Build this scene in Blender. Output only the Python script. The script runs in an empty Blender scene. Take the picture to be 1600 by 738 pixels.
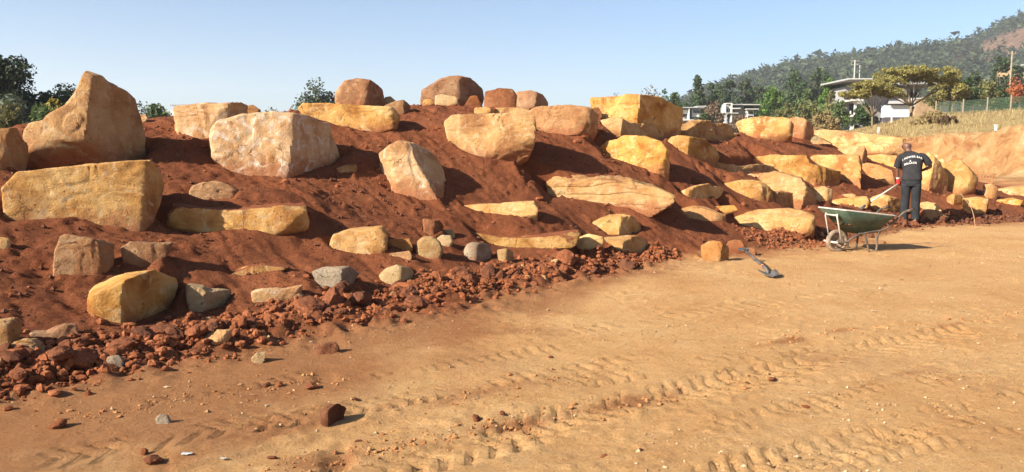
import bpy, bmesh, math, random
import numpy as np
from mathutils import Vector, Matrix, Euler

# ------------------------------------------------------------------ camera, sky, sun, exposure
sc = bpy.context.scene
col = sc.collection
F_PX, CX, CY, CAM_H = 1256.0, 800.0, 369.0, 1.6
PITCH = math.atan(134.0 / F_PX)
cam_data = bpy.data.cameras.new('camera')
cam_data.sensor_width = 36.0
cam_data.lens = 36.0 * F_PX / 1600.0
cam_data.clip_start = 0.05
cam_data.clip_end = 6000.0
cam = bpy.data.objects.new('camera', cam_data)
cam.location = (0, 0, CAM_H)
cam.rotation_euler = (math.pi / 2 - PITCH, 0, 0)
col.objects.link(cam)
sc.camera = cam

SUN_EL = math.radians(29.5)
SUN_TO = Vector((-0.86, -0.51, 0)).normalized()          # horizontal direction towards the sun
world = bpy.data.worlds.new('World')
sc.world = world
world.use_nodes = True
wn = world.node_tree
wn.nodes.clear()
w_out = wn.nodes.new('ShaderNodeOutputWorld')
w_bg = wn.nodes.new('ShaderNodeBackground')
w_sky = wn.nodes.new('ShaderNodeTexSky')
w_sky.sky_type = 'NISHITA'
w_sky.sun_disc = False
w_sky.sun_elevation = SUN_EL
w_sky.sun_rotation = math.atan2(SUN_TO.x, SUN_TO.y)
w_sky.altitude = 900.0
w_sky.air_density = 1.0
w_sky.dust_density = 2.0
w_sky.ozone_density = 4.0
w_bg.inputs['Strength'].default_value = 0.07
wn.links.new(w_sky.outputs[0], w_bg.inputs[0])
wn.links.new(w_bg.outputs[0], w_out.inputs[0])

sun_data = bpy.data.lights.new('sun', 'SUN')
sun_data.energy = 5.0
sun_data.angle = math.radians(0.55)
sun_data.color = (1.0, 0.93, 0.80)
sun = bpy.data.objects.new('sun', sun_data)
d = Vector((SUN_TO.x * math.cos(SUN_EL), SUN_TO.y * math.cos(SUN_EL), math.sin(SUN_EL)))
sun.rotation_euler = d.to_track_quat('Z', 'Y').to_euler()
sun.location = (-20, -10, 20)
col.objects.link(sun)

sc.view_settings.view_transform = 'Standard'
sc.view_settings.look = 'None'
sc.view_settings.exposure = 1.32
sc.view_settings.gamma = 1.0
sc.view_settings.use_curve_mapping = False
sc.cycles.use_denoising = True
sc.cycles.max_bounces = 6
sc.cycles.volume_bounces = 1

# ------------------------------------------------------------------ noise (numpy)
def _hash(ix, iy, iz, seed):
    with np.errstate(over='ignore'):
        h = (ix.astype(np.uint32) * np.uint32(374761393) + iy.astype(np.uint32) * np.uint32(668265263)
             + iz.astype(np.uint32) * np.uint32(2147483647 - 5) + np.uint32((seed * 1013904223 + 12345) & 0xffffffff))
        h = (h ^ (h >> np.uint32(13))) * np.uint32(1274126177)
        h = (h ^ (h >> np.uint32(16))) * np.uint32(2246822519)
        h = h ^ (h >> np.uint32(15))
    return h.astype(np.float64) / 4294967295.0

def vnoise3(x, y, z, seed=0):
    x, y, z = np.broadcast_arrays(np.asarray(x, float), np.asarray(y, float), np.asarray(z, float))
    fx, fy, fz = np.floor(x), np.floor(y), np.floor(z)
    ix, iy, iz = fx.astype(np.int64), fy.astype(np.int64), fz.astype(np.int64)
    tx, ty, tz = x - fx, y - fy, z - fz
    tx, ty, tz = [t * t * t * (t * (t * 6 - 15) + 10) for t in (tx, ty, tz)]
    r = 0
    for dx in (0, 1):
        for dy in (0, 1):
            for dz in (0, 1):
                w = (tx if dx else 1 - tx) * (ty if dy else 1 - ty) * (tz if dz else 1 - tz)
                r = r + w * _hash(ix + dx, iy + dy, iz + dz, seed)
    return r * 2 - 1

def vnoise2(x, y, seed=0):
    x, y = np.asarray(x, float), np.asarray(y, float)
    fx, fy = np.floor(x), np.floor(y)
    ix, iy = fx.astype(np.int64), fy.astype(np.int64)
    tx, ty = x - fx, y - fy
    tx, ty = [t * t * t * (t * (t * 6 - 15) + 10) for t in (tx, ty)]
    z = np.zeros_like(ix)
    r = 0
    for dx in (0, 1):
        for dy in (0, 1):
            w = (tx if dx else 1 - tx) * (ty if dy else 1 - ty)
            r = r + w * _hash(ix + dx, iy + dy, z, seed)
    return r * 2 - 1

def fbm2(x, y, scale, octv, seed=0, gain=0.5, ridged=False):
    r, a, tot = 0, 1.0, 0
    c, s = math.cos(0.6), math.sin(0.6)
    for o in range(octv):
        n = vnoise2(x * scale, y * scale, seed + o * 17)
        if ridged:
            n = 1 - 2 * np.abs(n)
        r = r + a * n
        tot += a
        a *= gain
        scale *= 2.03
        x, y = x * c - y * s, x * s + y * c
    return r / tot

def fbm3(p, scale, octv, seed=0, gain=0.5, ridged=False):
    r, a, tot = 0, 1.0, 0
    x, y, z = p[:, 0], p[:, 1], p[:, 2]
    for o in range(octv):
        n = vnoise3(x * scale + 7.3 * o, y * scale - 3.1 * o, z * scale + 1.7 * o, seed + o * 17)
        if ridged:
            n = 1 - 2 * np.abs(n)
        r = r + a * n
        tot += a
        a *= gain
        scale *= 2.03
    return r / tot

def sstep(a, b, x):
    t = np.clip((x - a) / (b - a), 0, 1)
    return t * t * (3 - 2 * t)

# ------------------------------------------------------------------ survey helpers (sight lines measured in the photograph -> points on the site)
_cp, _sp = math.cos(PITCH), math.sin(PITCH)
def sight(px, py):
    a, b = (px - CX) / F_PX, (CY - py) / F_PX
    return np.array([a, _cp + b * _sp, -_sp + b * _cp])
def flat(px, py, z=0.0):
    r = sight(px, py)
    t = (z - CAM_H) / r[2]
    return np.array([r[0] * t, r[1] * t])
def z_at(py, Y, px=800):
    r = sight(px, py)
    return CAM_H + r[2] * Y / r[1]
def x_at(px, py, Y):
    r = sight(px, py)
    return r[0] * Y / r[1]

# ------------------------------------------------------------------ terrain
BASE = np.array([(-16, -4.0), (-6.5, 2.2)] + [tuple(flat(x, y)) for x, y in
        [(0, 628), (100, 606), (250, 578), (400, 548), (600, 508), (700, 486), (850, 452), (1000, 422), (1150, 396), (1300, 376), (1450, 351), (1600, 343)]]
        + [(16, 20.5), (26, 23)])
_cr = [(-900, 215, 6.0), (-300, 215, 8.5), (0, 208, 10.0), (100, 200, 10.8), (240, 186, 12.0), (400, 177, 13.0), (560, 166, 14.0), (700, 162, 14.6),
       (850, 172, 15.5), (950, 188, 16.5), (1060, 205, 18.0), (1200, 211, 20.0), (1280, 221, 22.0), (1340, 240, 23.5), (1440, 268, 25.0),
       (1520, 298, 26.5)]
CREST = np.array([(x_at(a, b, Y), Y, z_at(b, Y, a)) for a, b, Y in _cr] + [(19.5, 27.5, 0.06), (27, 29, 0.0)])
BANK = np.array([(40, 12, 3.4), (31, 27, 3.3), (25.5, 36, 3.05), (23.0, 45, 2.45), (17, 53, 2.0), (8, 60, 1.5), (-10, 68, 1.3), (-60, 75, 1.2), (-300, 80, 1.0)], float)

HEAPS = [(-2.95, 9.35, .5, .2), (-2.4, 9.6, .5, .16), (.1, 10.95, .45, .13), (.65, 11.3, .45, .13), (-2.1, 7.75, .3, .08)]
CARVES = []      # beds dug for the boulders: footing line in plan, its heights, extent
def poly_dist(x, y, P):
    """distance to a polyline, the arc parameter of the nearest point, and which side (positive = left of travel)"""
    best = np.full(x.shape, 1e18)
    par = np.zeros(x.shape)
    side = np.zeros(x.shape)
    for i in range(len(P) - 1):
        ax, ay = P[i, 0], P[i, 1]
        bx, by = P[i + 1, 0] - ax, P[i + 1, 1] - ay
        L2 = bx * bx + by * by
        t = np.clip(((x - ax) * bx + (y - ay) * by) / L2, 0, 1)
        dx, dy = x - ax - t * bx, y - ay - t * by
        d2 = dx * dx + dy * dy
        m = d2 < best
        best = np.where(m, d2, best)
        par = np.where(m, i + t, par)
        side = np.where(m, np.sign(bx * (y - ay) - by * (x - ax)), side)
    return np.sqrt(best), par, side

def _tr(x0, y0, x1, y1, w, pitch, depth, slant, kind='lug'):
    return (flat(x0, y0), flat(x1, y1), w, pitch, depth, slant, kind)
TRACKS = [
    _tr(380, 672, 720, 606, .30, .105, .026, .5),
    _tr(80, 720, 420, 655, .34, .14, .02, .8),
    _tr(690, 612, 1010, 560, .22, .13, .02, .2),
    _tr(560, 590, 860, 545, .20, .12, .014, .2),
    _tr(780, 680, 1200, 580, .42, .13, .026, -.8),
    _tr(1180, 585, 1600, 500, .42, .15, .028, -.8),
    _tr(600, 738, 870, 662, .34, .16, .026, .7),
    _tr(840, 684, 1330, 595, .05, .12, .018, 0, 'rut'),
    _tr(1330, 595, 1640, 535, .05, .12, .016, 0, 'rut'),
    _tr(1080, 752, 1560, 640, .36, .12, .028, -.7),
    _tr(1560, 640, 1800, 590, .36, .14, .016, -.7),
    _tr(780, 722, 1480, 605, .30, .2, .014, 0, 'smooth'),
    _tr(300, 738, 620, 668, .22, .2, .016, 0, 'smooth'),
    _tr(820, 560, 1600, 440, .5, .2, .015, 0, 'smooth'),
    _tr(880, 600, 1250, 545, .3, .13, .014, .5),
    _tr(900, 520, 1500, 430, .26, .16, .012, .3),
    _tr(1200, 738, 1700, 628, .05, .12, .014, 0, 'rut'),
    _tr(640, 705, 1180, 610, .04, .10, .014, 0, 'rut'), _tr(900, 738, 1560, 600, .04, .10, .013, 0, 'rut'),
    _tr(700, 640, 1250, 552, .04, .09, .014, 0, 'rut'), _tr(1000, 590, 1620, 478, .04, .10, .014, 0, 'rut'),
    _tr(60, 690, 520, 612, .04, .10, .014, 0, 'rut'), _tr(980, 640, 1500, 548, .26, .2, .012, 0, 'smooth'),
    _tr(1300, 720, 1720, 630, .3, .11, .022, .6), _tr(1120, 668, 1480, 595, .24, .11, .018, .5),
    _tr(200, 640, 480, 590, .24, .12, .018, .4),
]

def terrain(x, y, detail=True, tread=None):
    """height of the ground; returns z and the soil weights"""
    x, y = np.asarray(x, float), np.asarray(y, float)
    sh = x.shape
    x, y = x.ravel(), y.ravel()
    wob = fbm2(x, y, 0.55, 3, 5) * 0.28
    dB, pB, sB = poly_dist(x, y, BASE)
    dC, pC, sC = poly_dist(x, y, CREST[:, :2])
    Hc = np.interp(pC, np.arange(len(CREST)), CREST[:, 2])
    v = dB * sB + wob * sstep(30, 12, y)
    inside = (v > 0) & (sC < 0)
    t = np.clip(v, 0, None) / (np.clip(v, 0, None) + dC + 1e-6)
    t = np.where(v <= 0, 0, t)
    toe = 0.05
    prof = t + 0.035 * np.sin(t * math.pi * 2) * -1
    prof = prof - 0.04 * np.exp(-((t - 1) / 0.12) ** 2)
    back = np.clip(1 - np.clip(dC - 1.2, 0, None) * 0.11, 0.0, 1) - 0.04 * np.exp(-(dC / 0.5) ** 2)
    mound = np.where(sC > 0, Hc * back, Hc * prof)
    mound = np.where(v <= 0, 0, mound)
    z = mound
    z = z + sstep(1.5, 0, np.abs(v + 0.05)) * 0.0
    for bx_, by_, br_, bh_ in HEAPS:
        z = z + bh_ * np.exp(-((x - bx_) ** 2 + (y - by_) ** 2) / br_ ** 2)
    # gentle lie of the track
    z = z + fbm2(x, y, 0.16, 2, 31) * 0.05 * sstep(60, 25, y)
    # cut bank and the rising ground behind it
    dK, pK, sK = poly_dist(x, y, BANK[:, :2])
    hK = np.interp(pK, np.arange(len(BANK)), BANK[:, 2])
    near_b = (np.abs(dK) < 14)
    er = np.zeros_like(x)
    er[near_b] = fbm2(x[near_b], y[near_b], 0.35, 4, 77) * 0.9 + fbm2(x[near_b], y[near_b], 1.7, 3, 78, ridged=True) * 0.28
    dk = dK * np.where(sK < 0, 1, -1) + er
    cut = sstep(-0.6, 1.5, dk)
    asp = x / np.maximum(y, 1)
    rise = np.clip(dk - 1.5, 0, 26) * (0.035 + 0.07 * sstep(.36, .54, asp)) + np.clip(dk - 27.5, 0, 900) * 0.034
    z = z + cut * hK + rise
    apron = sstep(-5.0, 0, dk) * (1 - cut) * 0.35
    z = z + apron
    red = sstep(-0.35, 0.25, v + fbm2(x, y, 1.3, 3, 8) * 0.25)
    grass = sstep(1.3, 2.4, dk + 0.0)
    cutw = sstep(-4.5, -0.5, dk) * (1 - grass)
    red = red * (1 - sstep(-6, -2, dk))
    if detail:
        nr = (y < 32) & (y > -6) & (np.abs(x) < 34)
        xx, yy, vv = x[nr], y[nr], v[nr]
        on = sstep(-0.15, 0.4, vv)
        toe_b = np.exp(-((vv - 0.12) / 0.4) ** 2)
        dz = on * (fbm2(xx, yy, 1.1, 3, 41) * 0.060 + fbm2(xx, yy, 4.5, 3, 42) * 0.024)
        patch = np.clip(.5 + fbm2(xx, yy, 1.6, 2, 47) * 1.2, 0.1, 1)
        dz += on * patch * np.clip(fbm2(xx, yy, 11, 3, 43, gain=.7) - .05, 0, 1) * 0.065
        dz += on * fbm2(xx, yy, 26, 2, 44, ridged=True) * 0.009
        gul = fbm2(xx * 1.9 + yy * 1.6, (-xx * .64 + yy * .76) * .35, 1.5, 3, 45, ridged=True)
        dz += on * np.clip(gul - .25, 0, 1) * -0.04
        dz += toe_b * (0.05 + np.clip(fbm2(xx, yy, 7, 3, 46), -.3, 1) * 0.09) * sstep(6.5, 5.5, np.interp(pB[nr], [0, 9.2, 10.5, 16], [0, 5.6, 6.4, 6.4]))
        off = 1 - on
        # worked ground of the track
        dz += off * (fbm2(xx, yy, 1.6, 2, 51) * 0.014 + fbm2(xx, yy, 9, 2, 52, gain=.6) * 0.0035 + fbm2(xx, yy, 19, 2, 53) * 0.0042)
        rough = sstep(-.15, .35, fbm2(xx, yy, 0.9, 2, 54)) 
        dz += off * rough * np.clip(fbm2(xx, yy, 14, 2, 55) - .2, 0, 1) * 0.026
        ph_a = np.zeros_like(xx); mk_a = np.zeros_like(xx)
        for (p0, p1, w, pitch, depth, slant, kind) in TRACKS:
            dv = p1 - p0
            L = np.hypot(*dv)
            e = dv / L
            s = (xx - p0[0]) * e[0] + (yy - p0[1]) * e[1]
            tt = -(xx - p0[0]) * e[1] + (yy - p0[1]) * e[0]
            k = (s > -.4) & (s < L + .4) & (np.abs(tt) < w * 1.2)
            if not k.any():
                continue
            s_, t_ = s[k], tt[k] + 0.03 * np.sin(s[k] * 1.3 + w * 40)
            fade = sstep(-.3, .2, s_) * sstep(L + .3, L - .2, s_)
            wear = np.clip(0.55 + fbm2(xx[k], yy[k], 2.6, 2, 61) * 1.2 + fbm2(xx[k], yy[k], 7, 2, 64) * 1.1, 0, 1.1)
            across = sstep(w * .55, w * .42, np.abs(t_))
            edge = np.exp(-((np.abs(t_) - w * .56) / .035) ** 2)
            if kind == 'lug':
                ph = (s_ + slant * np.abs(t_) + 0.012 * fbm2(xx[k], yy[k], 8, 2, 62)) / pitch
                sw = np.sin(2 * math.pi * ph)
                g = sstep(.45, .85, sw) - .15
                dd = across * wear * depth * g * -.9 + edge * wear * depth * .45 - across * depth * .2
                mm = sstep(w * .52, w * .40, np.abs(t_)) * fade * np.clip(wear, 0, 1) * off[k]
                sel = np.where(k)[0][mm > mk_a[k]]
                ph_a[sel] = ((s + slant * np.abs(tt)) / pitch)[sel]
                mk_a[sel] = mm[mm > mk_a[k]]
            elif kind == 'rut':
                g = .6 + .5 * np.sign(np.sin(2 * math.pi * s_ / pitch)) * .5
                dd = -np.exp(-(t_ / (w * .6)) ** 2) * depth * g * wear + np.exp(-((t_ - w) / (w * .6)) ** 2) * depth * .5 * wear
            else:
                dd = -across * depth + edge * depth * .5 + across * .0022 * np.sin(t_ * 150 + fbm2(xx[k], yy[k], 1.5, 1, 63) * 2)
            dz[k] += dd * fade * off[k]
        zz = z[nr] + dz
        for c in CARVES:
            bx0, bx1, by0, by1 = c['box']
            k = (xx > bx0) & (xx < bx1) & (yy > by0) & (yy < by1)
            if not k.any():
                continue
            lx = (xx[k] - c['o'][0]) * c['r'][0] + (yy[k] - c['o'][1]) * c['r'][1]
            ly = (xx[k] - c['o'][0]) * c['d'][0] + (yy[k] - c['o'][1]) * c['d'][1]
            cl = np.clip(lx, c['x'][0], c['x'][-1])
            yf = np.interp(cl, c['x'], c['y'])
            zf = np.interp(cl, c['x'], c['z'])
            front_gap = np.clip(yf - ly - .06, 0, None)
            out = np.hypot(lx - cl, front_gap)
            jit = 1 + .5 * fbm2(xx[k], yy[k], 5, 2, 131)
            behind = np.clip(ly - yf - .16, 0, None)
            hi = zf + .02 + np.abs(lx - cl) * .9 * jit - front_gap * .06 + np.clip(front_gap - .7, 0, None) * 2.0 + behind * 6
            lo = zf - .015 - out * 1.0 - (out / .30) ** 2 * .12 - behind * 3
            zk = zz[k]
            zk = np.minimum(zk, hi + dz[k] * .25)
            inner = sstep(-.02, .22, np.minimum(lx - c['x'][0], c['x'][-1] - lx) / (c['x'][-1] - c['x'][0]))
            zz[k] = np.maximum(zk, np.minimum(lo, zk + .10 * inner))
        z = z.copy()
        z[nr] = zz
        kb = near_b & (y < 70)
        if kb.any():
            face = cut[kb] * (1 - grass[kb])
            z[kb] += (0.25 + face) * (fbm2(x[kb], y[kb], 1.2, 3, 71, gain=.6) * 0.18 + fbm2(x[kb], y[kb], 4.5, 3, 72, ridged=True) * 0.09)
    if tread is not None:
        for key, val in (('phase', ph_a), ('mask', mk_a)):
            full = np.zeros_like(x)
            full[nr] = val
            tread[key] = full.reshape(sh)
    return z.reshape(sh), red.reshape(sh), grass.reshape(sh), cutw.reshape(sh), v.reshape(sh)

# coarse lookup of the ground for placing things
GSTEP = 0.06
_gx = np.arange(-14, 34, GSTEP)
_gy = np.arange(1.0, 60, GSTEP)
_GX, _GY = np.meshgrid(_gx, _gy)
_GZ = terrain(_GX, _GY)[0]       # before the boulders' beds are dug; recomputed below
def ground_z(x, y):
    if -13.9 < x < 33.8 and 1.1 < y < 59.8:
        fx, fy = (x - _gx[0]) / GSTEP, (y - _gy[0]) / GSTEP
        i, j = int(fx), int(fy)
        a, b = fx - i, fy - j
        return float(_GZ[j, i] * (1 - a) * (1 - b) + _GZ[j, i + 1] * a * (1 - b) + _GZ[j + 1, i] * (1 - a) * b + _GZ[j + 1, i + 1] * a * b)
    return float(terrain(np.array([x]), np.array([y]), False)[0][0])
def ground_hit(px, py):
    """where the sight line through a measured point meets the ground (or passes closest over the crest)"""
    r = sight(px, py)
    Ys = np.arange(3.0, 40.0, 0.03)
    T = Ys / r[1]
    best, bi = 1e9, 0
    for T_, Y in zip(T, Ys):
        X = r[0] * T_
        gap = CAM_H + r[2] * T_ - ground_z(X, Y)
        if gap <= 0:
            return np.array([X, Y, ground_z(X, Y)])
        if gap / Y < best and Y < 30:
            best, bi = gap / Y, (X, Y)
    X, Y = bi
    return np.array([X, Y, ground_z(X, Y)])

# ------------------------------------------------------------------ object helpers
def mesh_np(name, V, Fq, smooth=True):
    me = bpy.data.meshes.new(name)
    V = np.asarray(V, np.float32)
    Fq = np.asarray(Fq, np.int32)
    n = Fq.shape[1]
    me.vertices.add(len(V))
    me.vertices.foreach_set('co', V.ravel())
    me.loops.add(Fq.size)
    me.loops.foreach_set('vertex_index', Fq.ravel())
    me.polygons.add(len(Fq))
    me.polygons.foreach_set('loop_start', np.arange(0, Fq.size, n, dtype=np.int32))
    try:
        me.polygons.foreach_set('loop_total', np.full(len(Fq), n, np.int32))
    except Exception:
        pass
    me.polygons.foreach_set('use_smooth', np.full(len(Fq), smooth, bool))
    me.update(calc_edges=True)
    return me

def link(name, me, mat=None, parent=None, loc=None, rot=None, label=None, cat=None, group=None, kind=None):
    o = bpy.data.objects.new(name, me)
    col.objects.link(o)
    if mat is not None and me is not None and len(me.materials) == 0:
        me.materials.append(mat)
    if parent is not None:
        o.parent = parent
    if loc is not None:
        o.location = loc
    if rot is not None:
        o.rotation_euler = rot
    if label: o['label'] = label
    if cat: o['category'] = cat
    if group: o['group'] = group
    if kind: o['kind'] = kind
    return o

def empty(name, loc, rz=0.0, label=None, cat=None, group=None):
    o = link(name, None, loc=loc, rot=(0, 0, rz), label=label, cat=cat, group=group)
    o.empty_display_size = 0.2
    return o

class MB:
    """collects simple solids into one mesh"""
    def __init__(self):
        self.v, self.f = [], []
    def add(self, vs, fs):
        o = len(self.v)
        self.v += [tuple(map(float, p)) for p in vs]
        self.f += [tuple(i + o for i in f) for f in fs]
        return self
    def box(self, x0, x1, y0, y1, z0, z1):
        return self.add([(x0, y0, z0), (x1, y0, z0), (x1, y1, z0), (x0, y1, z0), (x0, y0, z1), (x1, y0, z1), (x1, y1, z1), (x0, y1, z1)],
                        [(0, 3, 2, 1), (4, 5, 6, 7), (0, 1, 5, 4), (1, 2, 6, 5), (2, 3, 7, 6), (3, 0, 4, 7)])
    def tube(self, pts, rad, n=8, caps=True):
        pts = [Vector(p) for p in pts]
        rad = rad if hasattr(rad, '__len__') else [rad] * len(pts)
        vs, fs = [], []
        prev = None
        for i, p in enumerate(pts):
            t = (pts[min(i + 1, len(pts) - 1)] - pts[max(i - 1, 0)]).normalized()
            if prev is None:
                a = t.orthogonal().normalized()
            else:
                a = (prev - t * prev.dot(t)).normalized()
            prev = a
            b = t.cross(a)
            for k in range(n):
                an = 2 * math.pi * k / n
                vs.append(p + (a * math.cos(an) + b * math.sin(an)) * rad[i])
        for i in range(len(pts) - 1):
            for k in range(n):
                fs.append((i * n + k, i * n + (k + 1) % n, (i + 1) * n + (k + 1) % n, (i + 1) * n + k))
        if caps:
            fs.append(tuple(range(n))[::-1])
            fs.append(tuple(range((len(pts) - 1) * n, len(pts) * n)))
        return self.add(vs, fs)
    def rings(self, rings, caps=True):
        """rings: list of equal-length vertex loops"""
        n = len(rings[0])
        vs = [p for r in rings for p in r]
        fs = []
        for i in range(len(rings) - 1):
            for k in range(n):
                fs.append((i * n + k, i * n + (k + 1) % n, (i + 1) * n + (k + 1) % n, (i + 1) * n + k))
        if caps:
            fs.append(tuple(range(n))[::-1])
            fs.append(tuple(range((len(rings) - 1) * n, len(rings) * n)))
        return self.add(vs, fs)
    def build(self, name, mat, parent=None, smooth=False, bevel=0.0, **kw):
        me = bpy.data.meshes.new(name)
        me.from_pydata(self.v, [], self.f)
        if bevel > 0:
            bm = bmesh.new()
            bm.from_mesh(me)
            bmesh.ops.bevel(bm, geom=list(bm.edges), offset=bevel, segments=2, affect='EDGES', clamp_overlap=True)
            bm.to_mesh(me)
            bm.free()
        if smooth:
            me.polygons.foreach_set('use_smooth', np.ones(len(me.polygons), bool))
        me.update()
        return link(name, me, mat, parent, **kw)

# ------------------------------------------------------------------ materials
def new_mat(name, rough=0.9, spec=0.2):
    m = bpy.data.materials.new(name)
    m.use_nodes = True
    nt = m.node_tree
    b = nt.nodes['Principled BSDF']
    b.inputs['Roughness'].default_value = rough
    b.inputs['Specular IOR Level'].default_value = spec
    return m, nt, b

class NT:
    def __init__(self, nt):
        self.nt = nt
    def n(self, t, **kw):
        x = self.nt.nodes.new(t)
        for k, v in kw.items():
            setattr(x, k, v)
        return x
    def l(self, a, b):
        self.nt.links.new(a, b)
    def noise(self, vec, scale, detail=6, rough=0.55, dist=0.0):
        x = self.n('ShaderNodeTexNoise')
        x.inputs['Scale'].default_value = scale
        x.inputs['Detail'].default_value = detail
        x.inputs['Roughness'].default_value = rough
        x.inputs['Distortion'].default_value = dist
        if vec is not None:
            self.l(vec, x.inputs['Vector'])
        return x.outputs['Fac']
    def ramp(self, fac, stops):
        x = self.n('ShaderNodeValToRGB')
        e = x.color_ramp.elements
        while len(e) < len(stops):
            e.new(0.5)
        for el, (p, c) in zip(e, stops):
            el.position = p
            el.color = (*c, 1) if len(c) == 3 else c
        self.l(fac, x.inputs['Fac'])
        return x.outputs['Color']
    def rng(self, fac, a, b, c=0.0, d=1.0):
        x = self.n('ShaderNodeMapRange')
        for i, v in zip((1, 2, 3, 4), (a, b, c, d)):
            x.inputs[i].default_value = v
        self.l(fac, x.inputs[0])
        return x.outputs[0]
    def mix(self, fac, a, b, mode='MIX'):
        x = self.n('ShaderNodeMix', data_type='RGBA', blend_type=mode)
        for s, v in ((x.inputs[0], fac), (x.inputs[6], a), (x.inputs[7], b)):
            if hasattr(v, 'is_linked'):
                self.l(v, s)
            elif isinstance(v, (int, float)):
                s.default_value = v
            else:
                s.default_value = (*v, 1)
        return x.outputs[2]
    def math(self, op, a, b=0.0):
        x = self.n('ShaderNodeMath', operation=op)
        for s, v in zip(x.inputs, (a, b)):
            if hasattr(v, 'is_linked'):
                self.l(v, s)
            else:
                s.default_value = v
        return x.outputs[0]
    def bump(self, h, strength, dist, base=None):
        x = self.n('ShaderNodeBump')
        x.inputs['Strength'].default_value = strength
        x.inputs['Distance'].default_value = dist
        self.l(h, x.inputs['Height'])
        if base is not None:
            self.l(base, x.inputs['Normal'])
        return x.outputs['Normal']

SOIL_A, SOIL_B, SOIL_C = (0.145, 0.044, 0.019), (0.235, 0.076, 0.032), (0.32, 0.118, 0.052)

def rock_mat(name, a, b, c, pale, pale_amt=0.5, soil_top=0.0, dust=0.25):
    m, nt, bs = new_mat(name, 0.92, 0.15)
    N = NT(nt)
    tc = N.n('ShaderNodeTexCoord')
    oi = N.n('ShaderNodeObjectInfo')
    vm = N.n('ShaderNodeVectorMath', operation='MULTIPLY_ADD')
    cx = N.n('ShaderNodeCombineXYZ')
    r = N.math('MULTIPLY', oi.outputs['Random'], 37.0)
    N.l(r, cx.inputs[0]); N.l(r, cx.inputs[1]); N.l(r, cx.inputs[2])
    vm.inputs[1].default_value = (1, 1, 1)
    N.l(tc.outputs['Object'], vm.inputs[0]); N.l(cx.outputs[0], vm.inputs[2])
    P = vm.outputs[0]
    n1 = N.noise(P, 2.2, 9, 0.6, 0.6)
    base = N.ramp(n1, [(0.34, a), (0.50, b), (0.66, c)])
    n2 = N.noise(P, 5.0, 7, 0.65, 1.2)
    base = N.mix(N.math('MULTIPLY', N.rng(n2, 0.52, 0.68), pale_amt), base, pale)
    # iron stains in drawn-out streaks
    mp = N.n('ShaderNodeMapping')
    mp.inputs['Scale'].default_value = (1.2, 1.2, 6.0)
    mp.inputs['Rotation'].default_value = (0.2, 0.35, 0.1)
    N.l(P, mp.inputs['Vector'])
    n3 = N.noise(mp.outputs[0], 2.6, 6, 0.6, 0.8)
    base = N.mix(N.rng(n3, 0.56, 0.74, 0, 0.55), base, (a[0] * .75, a[1] * .6, a[2] * .6))
    # rubbed-on red earth
    n4 = N.noise(P, 1.5, 5, 0.6, 0.3)
    n4b = N.noise(P, 14, 4, 0.7)
    fac = N.math('MULTIPLY', N.rng(N.math('ADD', N.math('MULTIPLY', n4, .75), N.math('MULTIPLY', n4b, .25)), 0.5, 0.66), dust)
    base = N.mix(fac, base, (.34, .135, .05))
    # pale scratches left by the digger bucket
    sc1 = N.noise(P, 1.9, 3, .5, .4)
    ln = N.math('ABSOLUTE', N.math('SUBTRACT', sc1, .5))
    gate = N.rng(N.noise(P, 3.3, 3, .6), .5, .58)
    base = N.mix(N.math('MULTIPLY', N.rng(ln, .0, .007, .6, 0), gate), base, pale)
    hs = N.n('ShaderNodeHueSaturation')
    N.l(N.rng(oi.outputs['Random'], 0, 1, .80, 1.12), hs.inputs['Value'])
    N.l(N.rng(N.math('FRACT', N.math('MULTIPLY', oi.outputs['Random'], 7.31)), 0, 1, .95, 1.07), hs.inputs['Saturation'])
    N.l(base, hs.inputs['Color'])
    base = hs.outputs[0]
    # pits and scuffs
    vo = N.n('ShaderNodeTexVoronoi')
    vo.inputs['Scale'].default_value = 17
    N.l(P, vo.inputs['Vector'])
    n6 = N.noise(P, 55, 4, 0.7)
    pit = N.math('MULTIPLY', N.rng(vo.outputs['Distance'], .08, .24, 1, 0), N.rng(N.noise(P, 2.7, 4, .6), .52, .62))
    base = N.mix(N.math('MULTIPLY', pit, .6), base, (a[0] * .5, a[1] * .45, a[2] * .45))
    # hairline fractures
    ve = N.n('ShaderNodeTexVoronoi', feature='DISTANCE_TO_EDGE')
    ve.inputs['Scale'].default_value = 2.3
    wv = N.n('ShaderNodeMix', data_type='VECTOR')
    wv.inputs[0].default_value = .30
    wz = N.n('ShaderNodeTexNoise'); wz.inputs['Scale'].default_value = 4.0; wz.inputs['Detail'].default_value = 10
    N.l(P, wz.inputs['Vector']); N.l(P, wv.inputs[4]); N.l(wz.outputs['Color'], wv.inputs[5])
    N.l(wv.outputs[1], ve.inputs['Vector'])
    crack = N.math('MULTIPLY', N.rng(ve.outputs['Distance'], .001, .009, 1, 0), N.rng(N.noise(P, 2.6, 5, .7), .54, .60))
    base = N.mix(N.math('MULTIPLY', crack, .6), base, (a[0] * .35, a[1] * .3, a[2] * .3))
    # earth still clinging to the foot of the stone
    sg = N.n('ShaderNodeSeparateXYZ')
    N.l(tc.outputs['Generated'], sg.inputs[0])
    ft = N.math('ADD', sg.outputs[2], N.math('MULTIPLY', N.math('SUBTRACT', n2, .5), .7))
    base = N.mix(N.rng(ft, .26, .46, .8, 0), base, SOIL_C)
    base = N.mix(N.rng(n6, 0.62, 0.75, 0, .35), base, (a[0] * .55, a[1] * .5, a[2] * .5))
    if soil_top > 0:
        ge = N.n('ShaderNodeNewGeometry')
        sx = N.n('ShaderNodeSeparateXYZ')
        N.l(ge.outputs['Normal'], sx.inputs[0])
        k = N.math('ADD', sx.outputs[2], N.math('MULTIPLY', N.math('SUBTRACT', n2, .5), 1.1))
        base = N.mix(N.rng(k, 1.05 - soil_top * .5, 1.2 - soil_top * .5), base, SOIL_B)
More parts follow.
